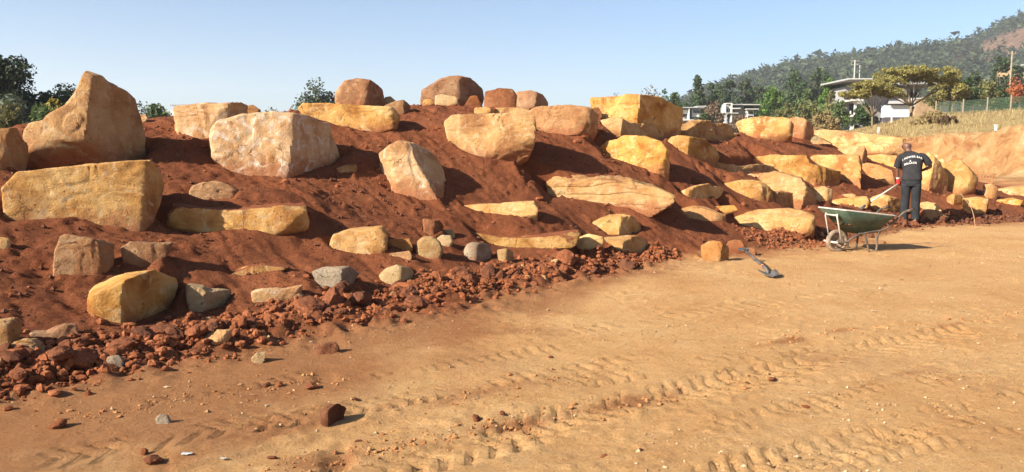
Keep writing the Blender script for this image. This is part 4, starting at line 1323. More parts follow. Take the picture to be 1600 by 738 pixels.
# ridge ribs pressed in the nose
# heap of soil inside
hp = MB()
g = 14
vs = []
for j in range(g):
    for i in range(g):
        x, y = .08 + .70 * i / (g - 1), -.24 + .48 * j / (g - 1)
        e = min(i, g - 1 - i, j, g - 1 - j) / 4
        vs.append((x, y, .45 + .06 * min(1, e) + .02 * rnd.uniform(-1, 1)))
hp.add(vs, [(j * g + i, j * g + i + 1, (j + 1) * g + i + 1, (j + 1) * g + i) for j in range(g - 1) for i in range(g - 1)])
hp.build('soil_load', MAT['clod'], label='heap of red soil lying in the green wheelbarrow tray', cat='soil', kind='stuff', loc=wb.location, rot=wb.rotation_euler)

# ------------------------------------------------------------------ shovel lying on the ground
MAT['shovel_tube'] = _dusty('dark_shovel_tube', (.045, .048, .055), (.3, .22, .15), .4)
MAT['blade'] = _dusty('steel_blade', (.085, .082, .08), (.26, .19, .13), .45)
MAT['orange'] = flat_mat('orange_band', (.62, .16, .04), .6, .2, 20)
p1 = flat(1206, 437); p0 = ground_hit(1150, 404)
tip = np.array([p1[0], p1[1], ground_z(*p1) + .015])
grip = np.array([p0[0] + 0., p0[1] - .35, ground_z(p0[0], p0[1] - .35) + .16])
dv = grip - tip
L = np.linalg.norm(dv)
sh = empty('shovel', tuple(tip), 0, 'short dark shovel with steel blade lying on the sandy track', 'shovel')
q = Vector(dv).normalized()
up = Vector((0, 0, 1)); sidev = q.cross(up).normalized(); nv = sidev.cross(q)
def along(t, s=0, h=0):
    return q * t + sidev * s + nv * h
bl = MB()
rows = []
for t, w in ((-.02, .012), (.02, .07), (.08, .105), (.18, .115), (.26, .115), (.275, .10)):
    rows.append([along(t, w * k, .035 * (k * k) * (1 if t > .05 else .6) - .0) for k in (-1, -.6, -.2, .2, .6, 1)])
vs = [p for r in rows for p in r]
bl.add(vs, [(j * 6 + i, j * 6 + i + 1, (j + 1) * 6 + i + 1, (j + 1) * 6 + i) for j in range(5) for i in range(5)])
o = bl.build('blade', MAT['blade'], sh, True)
sd = o.modifiers.new('steel', 'SOLIDIFY'); sd.thickness = .005
MB().tube([along(.18, 0, .012), along(.27, 0, .028), along(.36, 0, .035), along(.44, 0, .035)], [.012, .022, .023, .022], 8).build('socket', MAT['blade'], sh, True)
MB().tube([along(.42, 0, .035), along(L * .5 + .2, 0, .035), along(L - .12, 0, .02)], .019, 8).build('shaft', MAT['shovel_tube'], sh, True)
MB().tube([along(.455, 0, .035), along(.49, 0, .035)], .0225, 10).build('band', MAT['orange'], sh, True)
MB().tube(smooth_path([along(L - .13, 0, .02), along(L - .08, .055, .02), along(L, .06, .02), along(L + .005, 0, .02), along(L, -.06, .02), along(L - .08, -.055, .02), along(L - .13, 0, .02)], 4), .013, 8).build('grip', MAT['shovel_tube'], sh, True)

# ------------------------------------------------------------------ worker
MAT['skin'] = flat_mat('brown_skin', (.145, .066, .040), .5, .12, 9, .4)
MAT['shirt'] = flat_mat('faded_black_cotton', (.030, .029, .031), .95, .3, 6, .1, bump=.006)
MAT['jeans'] = flat_mat('black_denim', (.026, .027, .030), .95, .35, 8, .1, bump=.006)
MAT['print'] = flat_mat('white_print', (.55, .53, .51), .9, .05, 9, .1)
MAT['boot'] = flat_mat('dusty_brown_boot', (.20, .11, .065), .9, .3, 14, .1)
MAT['glove'] = flat_mat('red_glove', (.42, .035, .03), .9, .2, 20, .1)
MAT['cuff'] = flat_mat('white_cuff', (.66, .6, .54), .9, .1, 20, .1)
wp = ground_hit(1421, 345)
PS = 126 / F_PX * wp[1] / 1.70
az = math.atan2(wp[0], wp[1])
man = empty('person', (wp[0], wp[1], wp[2] - .02), -az, 'person in black shirt and jeans bending over a shovel, seen from behind', 'person')
man.scale = (PS, PS, PS)
# skeleton; x right, y away from the camera, z up
def skinned(verts, edges, radii, root, sub=2):
    me = bpy.data.meshes.new('body')
    me.from_pydata(verts, edges, [])
    ob = bpy.data.objects.new('body_skeleton', me)
    col.objects.link(ob)
    md = ob.modifiers.new('skin', 'SKIN')
    md.use_smooth_shade = True
    for i, r in enumerate(radii):
        sv = me.skin_vertices[0].data[i]
        sv.radius = r if isinstance(r, tuple) else (r, r)
        sv.use_root = (i == root)
    s2 = ob.modifiers.new('sub', 'SUBSURF'); s2.levels = sub; s2.render_levels = sub
    dg = bpy.context.evaluated_depsgraph_get()
    out = bpy.data.meshes.new_from_object(ob.evaluated_get(dg))
    bpy.data.objects.remove(ob)
    return out
J, E, Rr = [], [], []
def jt(p, r, par=None):
    J.append(p); Rr.append(r)
    if par is not None:
        E.append((par, len(J) - 1))
    return len(J) - 1
pel = jt((.0, .0, .93), (.13, .10))
sp1 = jt((.0, .02, 1.12), (.13, .10), pel)
chest = jt((.0, .07, 1.32), (.14, .10), sp1)
nk = jt((-.075, .15, 1.465), (.062, .06), chest)
nk2 = jt((-.105, .19, 1.515), (.06, .06), nk)
hd1 = jt((-.122, .215, 1.56), (.078, .088), nk2)
hd2 = jt((-.128, .222, 1.612), (.092, .102), hd1)
hd3 = jt((-.126, .215, 1.658), (.074, .084), hd2)
jaw = jt((-.172, .29, 1.545), (.042, .04), hd1)
for s_ in (-1, 1):
    hip = jt((s_ * .10, 0, .86), .095, pel)
    kn = jt((s_ * .105 + .005, .015, .47), .062, hip)
    an = jt((s_ * .10 + .0, -.005, .09), .042, kn)
    he = jt((s_ * .105, -.045, .04), .036, an)
    jt((s_ * .125, .14, .03), .032, an)
# left arm hangs to the shovel handle, right arm bent in front
sl = jt((-.225, .08, 1.36), .058, chest)
el = jt((-.285, .10, 1.09), .043, sl)
wl = jt((-.262, .16, .875), .03, el)
pl = jt((-.245, .175, .81), (.03, .042), wl)
sr = jt((.205, .09, 1.37), .058, chest)
er = jt((.355, .12, 1.16), .043, sr)
wr = jt((.215, .28, 1.085), .03, er)
pr = jt((.155, .325, 1.06), (.03, .042), wr)
for (root_, dirv, sidv) in ((pl, Vector((.10, .25, -1)), Vector((.2, 1, .25))), (pr, Vector((-1, .3, -.35)), Vector((0, .3, 1)))):
    dirv.normalize(); sidv = (sidv - dirv * sidv.dot(dirv)).normalized()
    curl = dirv.cross(sidv)
    c0 = Vector(J[root_])
    for f, (o_, ln) in enumerate(((-.03, .052), (-.010, .062), (.010, .06), (.03, .048))):
        a = jt(tuple(c0 + sidv * o_ + dirv * .045), .0095, root_)
        b = jt(tuple(c0 + sidv * o_ + dirv * (.045 + ln * .5) + curl * .02), .0085, a)
        jt(tuple(c0 + sidv * o_ * .9 + dirv * (.045 + ln * .55) + curl * .05), .0075, b)
    a = jt(tuple(c0 + sidv * .045 + dirv * .0), .011, root_)
    jt(tuple(c0 + sidv * .055 + dirv * .035 + curl * .03), .009, a)
bme = skinned(J, E, Rr, pel)
bm = bmesh.new(); bm.from_mesh(bme)
for s_, cxy in ((-1, (-.212, .205)), (1, (-.045, .255))):     # ears grown onto the head
    r_ = bmesh.ops.create_uvsphere(bm, u_segments=10, v_segments=8, radius=.03)
    bmesh.ops.scale(bm, vec=(.45, .8, 1.15), verts=r_['verts'])
    bmesh.ops.translate(bm, vec=(cxy[0], cxy[1], 1.59), verts=r_['verts'])
bm.to_mesh(bme); bm.free()
bme.polygons.foreach_set('use_smooth', np.ones(len(bme.polygons), bool))
body = link('body', bme, MAT['skin'], man)
def ell(c, rx, ry, n=28, tilt=0.0, twist=0.0, pw=2.4, fold=0.0, seed=0):
    out = []
    for k in range(n):
        a = 2 * math.pi * k / n
        ca, sa = math.cos(a), math.sin(a)
        x = math.copysign(abs(ca) ** (2 / pw), ca) * rx
        y = math.copysign(abs(sa) ** (2 / pw), sa) * ry
        w = 1 + fold * math.sin(a * 5 + seed) * math.cos(a * 3 + seed * 1.7)
        x, y = x * w, y * w
        x, y = x * math.cos(twist) - y * math.sin(twist), x * math.sin(twist) + y * math.cos(twist)
        out.append((c[0] + x, c[1] + y, c[2] + tilt * y))
    return out
SH = [(.005, .0, .875, .200, .140), (.005, .0, .93, .198, .138), (.005, .01, 1.02, .188, .132), (.002, .02, 1.12, .190, .132), (-.002, .04, 1.22, .203, .136), (-.008, .06, 1.30, .215, .138), (-.014, .08, 1.37, .220, .134), (-.026, .10, 1.415, .192, .120), (-.048, .125, 1.45, .130, .10), (-.07, .15, 1.478, .080, .08)]
shirt_rings = [ell((a, b, c), rx, ry, fold=.04 if c < 1.3 else .015, seed=i * .8, tilt=-.05 if c > 1.3 else 0) for i, (a, b, c, rx, ry) in enumerate(SH)]
m = MB().rings(shirt_rings, caps=False)
def limb(m, pts, rs, n=14):
    m.tube(pts, rs, n, caps=False)
limb(m, smooth_path([(-.13, .08, 1.385), (-.218, .085, 1.355), (-.262, .09, 1.27), (-.288, .10, 1.14)], 3), [.06, .066, .072, .076, .077, .077, .076, .075, .075, .078])
limb(m, smooth_path([(.11, .09, 1.39), (.195, .095, 1.365), (.262, .10, 1.29), (.315, .115, 1.205)], 3), [.06, .066, .072, .076, .077, .077, .076, .075, .075, .078])
shirt = m.build('shirt', MAT['shirt'], man, True)
s2 = shirt.modifiers.new('sub', 'SUBSURF'); s2.levels = 1; s2.render_levels = 1
sd = shirt.modifiers.new('cloth', 'SOLIDIFY'); sd.thickness = .006
m = MB()
m.rings([ell((0, 0, z), rx, ry, fold=.015, seed=i) for i, (z, rx, ry) in enumerate([(.94, .178, .122), (.86, .188, .132), (.79, .186, .132), (.745, .182, .12)])], caps=False)
for s_ in (-1, 1):
    lr = [(.80, .098, .120, .0), (.70, .094, .115, .004), (.58, .086, .102, .010), (.48, .079, .090, .014), (.38, .078, .090, .008), (.26, .078, .088, .0), (.16, .077, .088, -.006), (.10, .081, .094, -.008), (.055, .083, .098, -.008)]
    m.rings([ell((s_ * (.094 + .02 * (.8 - z)), yo, z), rx, ry, n=18, fold=.08 if z < .55 else .04, seed=i * 1.9 + s_) for i, (z, rx, ry, yo) in enumerate(lr)], caps=False)
tr = m.build('trousers', MAT['jeans'], man, True)
s2 = tr.modifiers.new('sub', 'SUBSURF'); s2.levels = 1; s2.render_levels = 1
sd = tr.modifiers.new('cloth', 'SOLIDIFY'); sd.thickness = .006
for s_ in (-1, 1):
    bt = MB()
    bt.rings([[(s_ * .108 + x * w, -.02 + y * l + c, z) for x, y in [(math.cos(t * math.pi / 8), math.sin(t * math.pi / 8)) for t in range(16)]] for z, w, l, c in ((.0, .05, .135, .045), (.035, .052, .135, .045), (.07, .048, .11, .02), (.11, .045, .06, -.005))])
    bt.build('boot', MAT['boot'], man, True)
# glove and cuff on the hand that holds the handle
MB().tube([(-.262, .155, .885), (-.254, .168, .845), (-.245, .178, .80), (-.239, .188, .765)], [.036, .042, .046, .036], 12).build('glove', MAT['glove'], man, True)
MB().tube([(-.266, .148, .925), (-.262, .156, .895)], [.036, .038], 12).build('cuff', MAT['cuff'], man, True)
# print on the back of the shirt
def torso_y(x, z):
    zz = [r[2] for r in SH]
    rx = np.interp(z, zz, [r[3] for r in SH]); ry = np.interp(z, zz, [r[4] for r in SH]); yc = np.interp(z, zz, [r[1] for r in SH])
    return yc - ry * max(0.05, 1 - min(.98, abs(x / rx)) ** 2.4) ** (1 / 2.4)
def back_text(body_, xc, zc, size, arch, slope, spread=1.0):
    cu = bpy.data.curves.new('print', 'FONT')
    cu.body = body_; cu.size = size; cu.align_x = 'CENTER'; cu.space_character = 1.12 * spread; cu.offset = size * .032
    ob = bpy.data.objects.new('print_tmp', cu)
    col.objects.link(ob)
    dg = bpy.context.evaluated_depsgraph_get()
    me = bpy.data.meshes.new_from_object(ob.evaluated_get(dg))
    bpy.data.objects.remove(ob)
    for v in me.vertices:
        x, z = v.co.x, v.co.y
        zz = zc + z + arch * (1 - (x / .16) ** 2) + slope * x
        xx = xc + x
        v.co = (xx, torso_y(xx, zz) - .014, zz)
    pr_ = link('print', me, MAT['print'], shirt)
    sd = pr_.modifiers.new('ink', 'SOLIDIFY'); sd.thickness = .003
back_text('I POWER BAR', -.005, 1.305, .056, .045, .10)
back_text('&', -.04, 1.262, .05, .0, .0)
back_text('BRAAIER', -.035, 1.185, .056, .03, .16)

# the shovel he holds: pale shaft down behind the barrow
hand = man.matrix_basis @ Vector((-.222, .18, .80))
hw = Vector((wp[0], wp[1], wp[2] - .02)) + Matrix.Rotation(-az, 3, 'Z') @ (Vector((-.242, .182, .795)) * PS)
r = sight(1353, 320)
Yf = hw.y - .42
Pf = Vector((r[0] * Yf / r[1], Yf, CAM_H + r[2] * Yf / r[1]))
dirv = (Pf - hw).normalized()
hs = empty('shovel', tuple(hw), 0, 'long shovel with pale wooden shaft held by the person in black', 'shovel')
MAT['shaft'] = flat_mat('pale_worn_shaft', (.58, .52, .43), .7, .12, 12, .3)
Lf = (Pf - hw).length
gz = ground_z(Pf.x, Pf.y)
MB().tube([-dirv * .22, dirv * Lf], .017, 10).build('shaft', MAT['shaft'], hs, True)
MB().tube([dirv * (Lf - .03), dirv * (Lf + .10), dirv * (Lf + .22)], [.019, .023, .02], 10).build('socket', MAT['blade'], hs, True)
MB().tube([dirv * (Lf - .035) + Vector((-.006, 0, .03)), dirv * (Lf - .03) + Vector((-.006, 0, -.01))], .014, 8).build('ferrule', MAT['shaft'], hs, True)
bl = MB()
sv = dirv.cross(Vector((0, 0, 1))).normalized(); nv2 = sv.cross(dirv)
rows = []
for t, w in ((.16, .10), (.18, .115), (.28, .115), (.38, .10), (.44, .06), (.47, .012)):
    rows.append([dirv * (Lf + t) + sv * (w * k) + nv2 * (.03 * k * k) for k in (-1, -.6, -.2, .2, .6, 1)])
bl.add([p for rr_ in rows for p in rr_], [(j * 6 + i, j * 6 + i + 1, (j + 1) * 6 + i + 1, (j + 1) * 6 + i) for j in range(5) for i in range(5)])
o = bl.build('blade', MAT['blade'], hs, True)
sd = o.modifiers.new('steel', 'SOLIDIFY'); sd.thickness = .005

# bent stick and barrier frame at the far end
MAT['stick'] = flat_mat('pale_orange_stick', (.40, .22, .11), .9, .15, 10)
a0 = flat(1524, 357)
pts = []
for (px, py), dy in zip(((1524, 357), (1522, 340), (1517, 324), (1508, 312), (1500, 301)), (0, .2, .5, .9, 1.4)):
    Yq = a0[1] + dy
    pts.append(Vector((x_at(px, py, Yq), Yq, z_at(py, Yq, px))))
MB().tube(smooth_path([p - pts[0] for p in pts], 4), [.0065] * 17, 8).build('bent_stick', MAT['stick'], None, True, loc=pts[0], label='thin bent pale stick leaning over the flat-topped yellow block', cat='stick')
MAT['rust_bar'] = flat_mat('rusty_bar', (.33, .14, .06), .9, .25, 10)
bp0 = flat(1536, 291)
bf = empty('steel_barrier', (bp0[0], bp0[1], ground_z(*bp0)), -.5, 'small rusty barrier frame of upright bars below the cut bank', 'barrier')
for zz in (.02, .22, .42):
    MB().tube([(-.36, 0, zz + .05), (.36, 0, zz + .05)], .018, 6).build('rail', MAT['rust_bar'], bf)
for i in range(7):
    x = -.34 + .68 * i / 6
    MB().tube([(x, 0, -.03), (x, 0, .5)], .014, 6).build('bar', MAT['rust_bar'], bf)
# ------------------------------------------------------------------ vegetation
MAT['bark'] = flat_mat('grey_bark', (.13, .095, .065), .95, .35, 5, .1, bump=.02)
MAT['bark_pale'] = flat_mat('pale_bark', (.20, .15, .095), .95, .3, 4, .1, bump=.02)
LEAF = {
    'dark': leaf_mat('dark_leaves', (0.015, 0.027, 0.013), (0.033, 0.053, 0.020), (0.056, 0.077, 0.030)),
    'deep': leaf_mat('deep_green_leaves', (0.027, 0.051, 0.018), (0.057, 0.093, 0.030), (0.093, 0.138, 0.045)),
    'mid': leaf_mat('mid_green_leaves', (0.054, 0.084, 0.027), (0.095, 0.132, 0.041), (0.142, 0.182, 0.061)),
    'bright': leaf_mat('bright_green_leaves', (0.060, 0.110, 0.018), (0.095, 0.170, 0.026), (0.140, 0.215, 0.040)),
    'olive': leaf_mat('olive_leaves', (0.084, 0.086, 0.031), (0.150, 0.142, 0.048), (0.222, 0.198, 0.070)),
    'acacia': leaf_mat('yellow_green_leaves', (.15, .135, .04), (.25, .215, .06), (.34, .285, .09)),
    'yellow': leaf_mat('yellow_leaves', (0.200, 0.160, 0.020), (0.340, 0.270, 0.030), (0.420, 0.340, 0.050)),
    'greygreen': leaf_mat('grey_green_leaves', (0.056, 0.073, 0.048), (0.101, 0.126, 0.081), (0.154, 0.179, 0.118)),
    'brown': leaf_mat('dry_brown_leaves', (0.105, 0.066, 0.038), (0.170, 0.110, 0.062), (0.225, 0.155, 0.090)),
    'redleaf': leaf_mat('red_leaves', (0.240, 0.060, 0.024), (0.360, 0.105, 0.040), (0.420, 0.160, 0.065)),
    'straw': leaf_mat('straw_grass', (0.230, 0.165, 0.075), (0.360, 0.270, 0.125), (0.450, 0.350, 0.170), .35),
    'forest': leaf_mat('forest_leaves', (0.031, 0.048, 0.022), (0.058, 0.082, 0.036), (0.093, 0.119, 0.054)),
}
LEAF['hill'] = leaf_mat('hill_forest_leaves', (.022, .034, .016), (.052, .072, .032), (.092, .108, .048), scale=.016)
def leaf_cloud(centres, radii, n, size, r, aspect=1.6, flat_=1.0, droop=0.0):
    """n small leaf faces (two triangles sharing a quad) spread through blobs"""
    k = r.randint(0, len(centres), n)
    d = r.normal(size=(n, 3))
    d /= np.linalg.norm(d, axis=1)[:, None]
    rad = r.uniform(0.25, 1.0, n) ** .6
    c = centres[k] + d * radii[k] * rad[:, None] * np.array([1, 1, flat_])
    a = r.normal(size=(n, 3)); a[:, 2] -= droop
    a /= np.linalg.norm(a, axis=1)[:, None]
    b = np.cross(a, r.normal(size=(n, 3)))
    b /= np.linalg.norm(b, axis=1)[:, None] + 1e-9
    s = size * r.uniform(.55, 1.35, n)
    a = a * (s * aspect)[:, None] * .5
    b = b * s[:, None] * .5
    V = np.stack([c - a, c + b * .9 - a * .1, c + a, c - b * .9 + a * .1], 1).reshape(-1, 3)
    Fq = np.arange(n * 4).reshape(-1, 4)
    return V, Fq
def clumps_in(lobes, n, r, surf=.55):
    """clump centres inside a set of ellipsoid lobes (cx,cy,cz,rx,ry,rz)"""
    L = np.array(lobes, float)
    vol = (L[:, 3] * L[:, 4] * L[:, 5]) ** .75
    k = r.choice(len(L), n, p=vol / vol.sum())
    d = r.normal(size=(n, 3))
    d /= np.linalg.norm(d, axis=1)[:, None]
    rad = r.uniform(surf, 1.0, n)[:, None]
    return L[k, :3] + d * rad * L[k, 3:]
def tree(name, label, X, Y, height, lobes, leaf, nleaf, lsize, seed, bark='bark', clump=.22, nclump=40, trunk_r=None, limbs=6, cat='tree', group=None, crown_name='crown', aspect=1.6, flat_=1.0, fork=.3, z0=None, surf=.45, droop=0.):
    r = np.random.RandomState(seed)
    z = ground_z(X, Y) if z0 is None else z0
    t = empty(name, (X, Y, z - .05), 0, label, cat, group)
    L = [(a * height, b * height, c * height, d_ * height, e * height, f * height) for a, b, c, d_, e, f in lobes]
    C = clumps_in(L, nclump, r, surf)
    C[:, 2] = np.maximum(C[:, 2], .02 * height)
    R = np.full(nclump, clump * height) * r.uniform(.6, 1.3, nclump)
    V, Fq = leaf_cloud(C, R[:, None] * np.ones(3), nleaf, lsize, r, aspect, flat_, droop)
    V[:, 2] = np.maximum(V[:, 2], .01)
    link(crown_name, mesh_np(crown_name, V, Fq, False), LEAF[leaf], t)
    m = MB()
    tr_ = trunk_r or height * .025
    top = C.mean(0)
    fk = np.array([top[0] * .25, top[1] * .25, height * fork])
    m.tube(smooth_path([(0, 0, -.2), (fk[0] * .3, fk[1] * .3, fk[2] * .5), tuple(fk)], 3), list(np.linspace(tr_ * 1.25, tr_ * .85, 7)), 7)
    order = r.permutation(nclump)[:limbs]
    for i in order:
        c = C[i]
        midp = fk * .45 + c * .55 + r.normal(size=3) * .05 * height + np.array([0, 0, .03 * height])
        m.tube(smooth_path([tuple(fk * .98), tuple(midp), tuple(c)], 3), list(np.linspace(tr_ * .62, tr_ * .16, 7)), 5)
    m.build('trunk', MAT[bark], t, True)
    return t
def T(name, label, px, ytop, Y, wpx, lobes, leaf, nleaf, lpx, seed, **kw):
    """a tree whose crown top stands at ytop in the photograph when it grows Y metres away"""
    X = x_at(px, ytop, Y)
    zg = ground_z(X, Y)
    H = z_at(ytop, Y, px) - zg
    return tree(name, label, X, Y, H, lobes(wpx * Y / F_PX / H), leaf, nleaf, lpx * Y / F_PX, seed, **kw)
# crown forms: w is crown width / height
def dome(w):   return [(0, 0, .62, w * .36, w * .36, .30), (-w * .2, 0, .5, w * .28, w * .28, .22), (w * .2, .05, .52, w * .28, w * .28, .24), (0, 0, .8, w * .22, w * .22, .16)]
def bushy(w):  return [(0, 0, .45, w * .42, w * .36, .42), (-w * .22, 0, .35, w * .26, w * .26, .3), (w * .22, 0, .4, w * .26, w * .26, .34), (w * .05, 0, .75, w * .2, w * .2, .2)]
def conif(w):  return [(0, 0, .30, w * .42, w * .42, .16), (0, 0, .48, w * .34, w * .34, .16), (.01, 0, .64, w * .25, w * .25, .14), (0, 0, .79, w * .16, w * .16, .12), (0, 0, .91, w * .08, w * .08, .08)]
def umbrella(w): return [(0, 0, .84, w * .40, w * .36, .10), (-w * .28, 0, .70, w * .26, w * .26, .10), (w * .27, .1, .74, w * .24, w * .24, .11), (-w * .1, 0, .90, w * .22, w * .2, .07)]
def airy(w):   return [(0, 0, .65, w * .40, w * .36, .30), (-w * .2, 0, .5, w * .2, w * .2, .2), (w * .25, 0, .6, w * .2, w * .2, .25)]
def tallc(w):  return [(0, 0, .55, w * .38, w * .38, .40), (-w * .15, 0, .35, w * .3, w * .3, .28), (w * .15, 0, .45, w * .3, w * .3, .3), (0, 0, .85, w * .22, w * .22, .14)]

G = 'trees and shrubs in the garden behind the mound'
T('broadleaf_tree', 'tall dark broadleaf tree rising above the shrubs beside the horned boulder', -6, 68, 46, 135, dome, 'dark', 15300, 3.6, 1, clump=.085, nclump=60, group=G, surf=.3)
T('broadleaf_tree', 'dark narrow tree crown just right of the tall dark broadleaf tree', 56, 127, 47, 42, tallc, 'dark', 5100, 3.2, 2, clump=.10, nclump=30, group=G)
T('broadleaf_tree', 'dark rounded tree whose top shows over the saddle of the horned boulder', 108, 126, 48, 62, dome, 'deep', 6800, 3.2, 3, clump=.11, nclump=34, group=G)
T('broadleaf_tree', 'small dark pointed tree behind the yellow-leaved shrub', 73, 132, 47, 26, tallc, 'dark', 3060, 3.2, 4, clump=.10, nclump=24, group=G)
T('yellow_shrub', 'bright yellow-leaved shrub among the dark garden trees', 82, 143, 42, 24, bushy, 'yellow', 2380, 2.9, 5, clump=.10, nclump=26, group=G, cat='shrub')
T('shrub', 'feathery grey-green shrub under the tall dark broadleaf tree', 14, 134, 40, 46, bushy, 'greygreen', 4080, 3.6, 6, clump=.10, nclump=34, group=G, cat='shrub', aspect=3.5)
T('shrub', 'olive shrub with yellowing leaves above the rounded orange boulder', 6, 152, 36, 66, bushy, 'olive', 4420, 3.6, 7, clump=.11, nclump=34, group=G, cat='shrub', aspect=2.5)
T('shrub', 'dark green long-leaved shrub against the edge of the horned boulder', 62, 160, 35, 74, bushy, 'mid', 4420, 4.3, 8, clump=.11, nclump=34, group=G, cat='shrub', aspect=4.0)
T('shrub', 'deep green shrub mass below the yellow-leaved shrub', 98, 152, 37, 70, bushy, 'deep', 4760, 4.0, 9, clump=.12, nclump=34, group=G, cat='shrub', aspect=2.5)
T('shrub', 'low green shrub with long arching leaves behind the rounded orange boulder', 30, 168, 33, 70, bushy, 'deep', 4080, 4.3, 10, clump=.12, nclump=30, group=G, cat='shrub', aspect=4.0)
T('round_tree', 'small round green tree on the skyline between horned and squarish boulders', 246, 150, 50, 52, dome, 'mid', 4420, 3.0, 11, clump=.11, nclump=34, group=G)
T('shrub', 'thin grey shrub right behind the horned boulder', 220, 152, 48, 30, airy, 'greygreen', 1190, 2.9, 12, clump=.12, nclump=20, group=G, cat='shrub')
T('shrub', 'low brown hedge under the small round green tree', 258, 176, 40, 60, bushy, 'brown', 2040, 2.9, 13, clump=.14, nclump=22, group=G, cat='shrub')
T('grey_tree', 'grey-green round tree behind the round-topped brown boulder', 502, 121, 42, 88, dome, 'greygreen', 8840, 3.0, 14, clump=.095, nclump=60, group=G, surf=.25)
T('shrub', 'green bush at the left foot of the grey-green tree', 462, 163, 42, 40, bushy, 'mid', 2380, 2.9, 15, clump=.13, nclump=24, group=G, cat='shrub')
T('shrub', 'low green bush showing over the huge pinkish boulder', 424, 167, 55, 40, bushy, 'mid', 2040, 2.6, 16, clump=.13, nclump=22, group=G, cat='shrub')
T('shrub', 'pale grey shrub to the right of the round-topped boulder', 622, 146, 38, 44, bushy, 'greygreen', 2550, 2.3, 17, clump=.12, nclump=26, group=G, cat='shrub')

G2 = 'trees around the far houses'
T('bare_tree', 'thin leafless tree on the skyline above the big cube', 1010, 134, 120, 48, airy, 'brown', 900, 2.2, 20, clump=.10, nclump=40, limbs=26, group=G2, fork=.35, trunk_r=.10)
T('bare_tree', 'small thin bare tree beside the taller leafless one', 968, 143, 125, 34, airy, 'brown', 380, 2.2, 21, clump=.10, nclump=24, limbs=16, group=G2, trunk_r=.08)
T('pine_tree', 'slim dark pine on the skyline right of the leafless tree', 1036, 130, 125, 20, tallc, 'deep', 900, 2.6, 22, clump=.07, nclump=22, group=G2, limbs=10)
T('pine_tree', 'small flat-topped pine above the corner of the big cube', 1055, 136, 125, 20, dome, 'deep', 900, 2.6, 23, clump=.08, nclump=20, group=G2, limbs=10)
T('pine_tree', 'tallest pointed conifer standing above the far houses', 1090, 110, 190, 34, conif, 'forest', 3200, 2.6, 24, clump=.055, nclump=70, group=G2, limbs=0, fork=.8)
T('broadleaf_tree', 'dark rounded tree right beside the tallest conifer', 1110, 127, 195, 30, tallc, 'forest', 1800, 2.8, 25, clump=.08, nclump=34, group=G2)
T('broadleaf_tree', 'dark low tree in front of the tallest conifer', 1084, 146, 180, 40, bushy, 'deep', 1700, 2.8, 26, clump=.1, nclump=30, group=G2)
T('broadleaf_tree', 'broad dark tree directly above the white-framed house', 1136, 123, 205, 42, tallc, 'forest', 2600, 2.8, 27, clump=.08, nclump=44, group=G2)
T('broadleaf_tree', 'dark tree right of the broad one above the white-framed house', 1166, 121, 210, 38, tallc, 'forest', 2400, 2.8, 28, clump=.08, nclump=40, group=G2)
T('broadleaf_tree', 'low dark tree between white-framed house and bright green tree', 1188, 140, 200, 34, dome, 'deep', 1500, 2.8, 29, clump=.1, nclump=30, group=G2)
T('bright_tree', 'bright green round tree on the open dry slope', 1208, 129, 175, 40, dome, 'bright', 2600, 2.8, 30, clump=.1, nclump=44, group=G2, bark='bark_pale')
T('broadleaf_tree', 'large dark olive tree behind the bright green round tree', 1240, 108, 215, 52, tallc, 'deep', 3000, 2.8, 31, clump=.08, nclump=50, group=G2)
T('broadleaf_tree', 'large grey-green tree right of the dark olive tree', 1274, 104, 220, 50, tallc, 'forest', 3000, 2.8, 32, clump=.08, nclump=50, group=G2)
T('bright_tree', 'bright green tree touching the end of the house roof', 1302, 120, 150, 44, dome, 'bright', 2400, 3, 33, clump=.1, nclump=40, group=G2)
T('broadleaf_tree', 'mid green spreading tree below the grey-green tree', 1262, 136, 165, 56, bushy, 'mid', 2600, 3, 34, clump=.1, nclump=40, group=G2)
T('broadleaf_tree', 'olive bushy tree left of the modern house', 1296, 142, 140, 44, bushy, 'olive', 2200, 3, 35, clump=.1, nclump=36, group=G2)
T('shrub', 'reddish brown thicket between the two white far houses', 1116, 154, 160, 38, bushy, 'brown', 1700, 2.8, 36, clump=.12, nclump=30, group=G2, cat='shrub')
T('shrub', 'green thicket at the foot of the reddish thicket', 1098, 170, 150, 34, bushy, 'deep', 1000, 2.8, 37, clump=.14, nclump=22, group=G2, cat='shrub')
T('shrub', 'grey bushy shrub hiding the base of the white-framed house', 1156, 172, 145, 34, bushy, 'brown', 1000, 2.6, 38, clump=.14, nclump=24, group=G2, cat='shrub')
T('shrub', 'low green shrub on the dry slope beneath the bright round tree', 1214, 168, 140, 26, bushy, 'deep', 800, 2.8, 39, clump=.14, nclump=20, group=G2, cat='shrub')
T('shrub', 'pale olive brush behind the reddish brown boulder', 1258, 158, 100, 60, bushy, 'olive', 2000, 3, 40, clump=.13, nclump=34, group=G2, cat='shrub')
T('shrub', 'straw-coloured brush beyond the very long yellow rock', 1290, 172, 80, 64, bushy, 'straw', 1600, 3, 41, clump=.13, nclump=30, group=G2, cat='shrub', aspect=3)
T('shrub', 'green hedge running down beside the modern house', 1280, 166, 110, 60, bushy, 'mid', 1600, 3, 42, clump=.13, nclump=30, group=G2, cat='shrub')
T('acacia_tree', 'big flat-topped acacia with pale branching limbs before the modern house', 1428, 101, 92, 150, umbrella, 'acacia', 15000, 2.4, 43, clump=.085, nclump=150, limbs=16, group=G2, bark='bark_pale', flat_=.55, fork=.26, trunk_r=.15, surf=.1)
T('acacia_tree', 'smaller flat-topped acacia in front of the balcony columns', 1366, 124, 88, 100, umbrella, 'acacia', 8000, 2.4, 44, clump=.095, nclump=90, limbs=11, group=G2, bark='bark_pale', flat_=.55, fork=.24, trunk_r=.10, surf=.1)
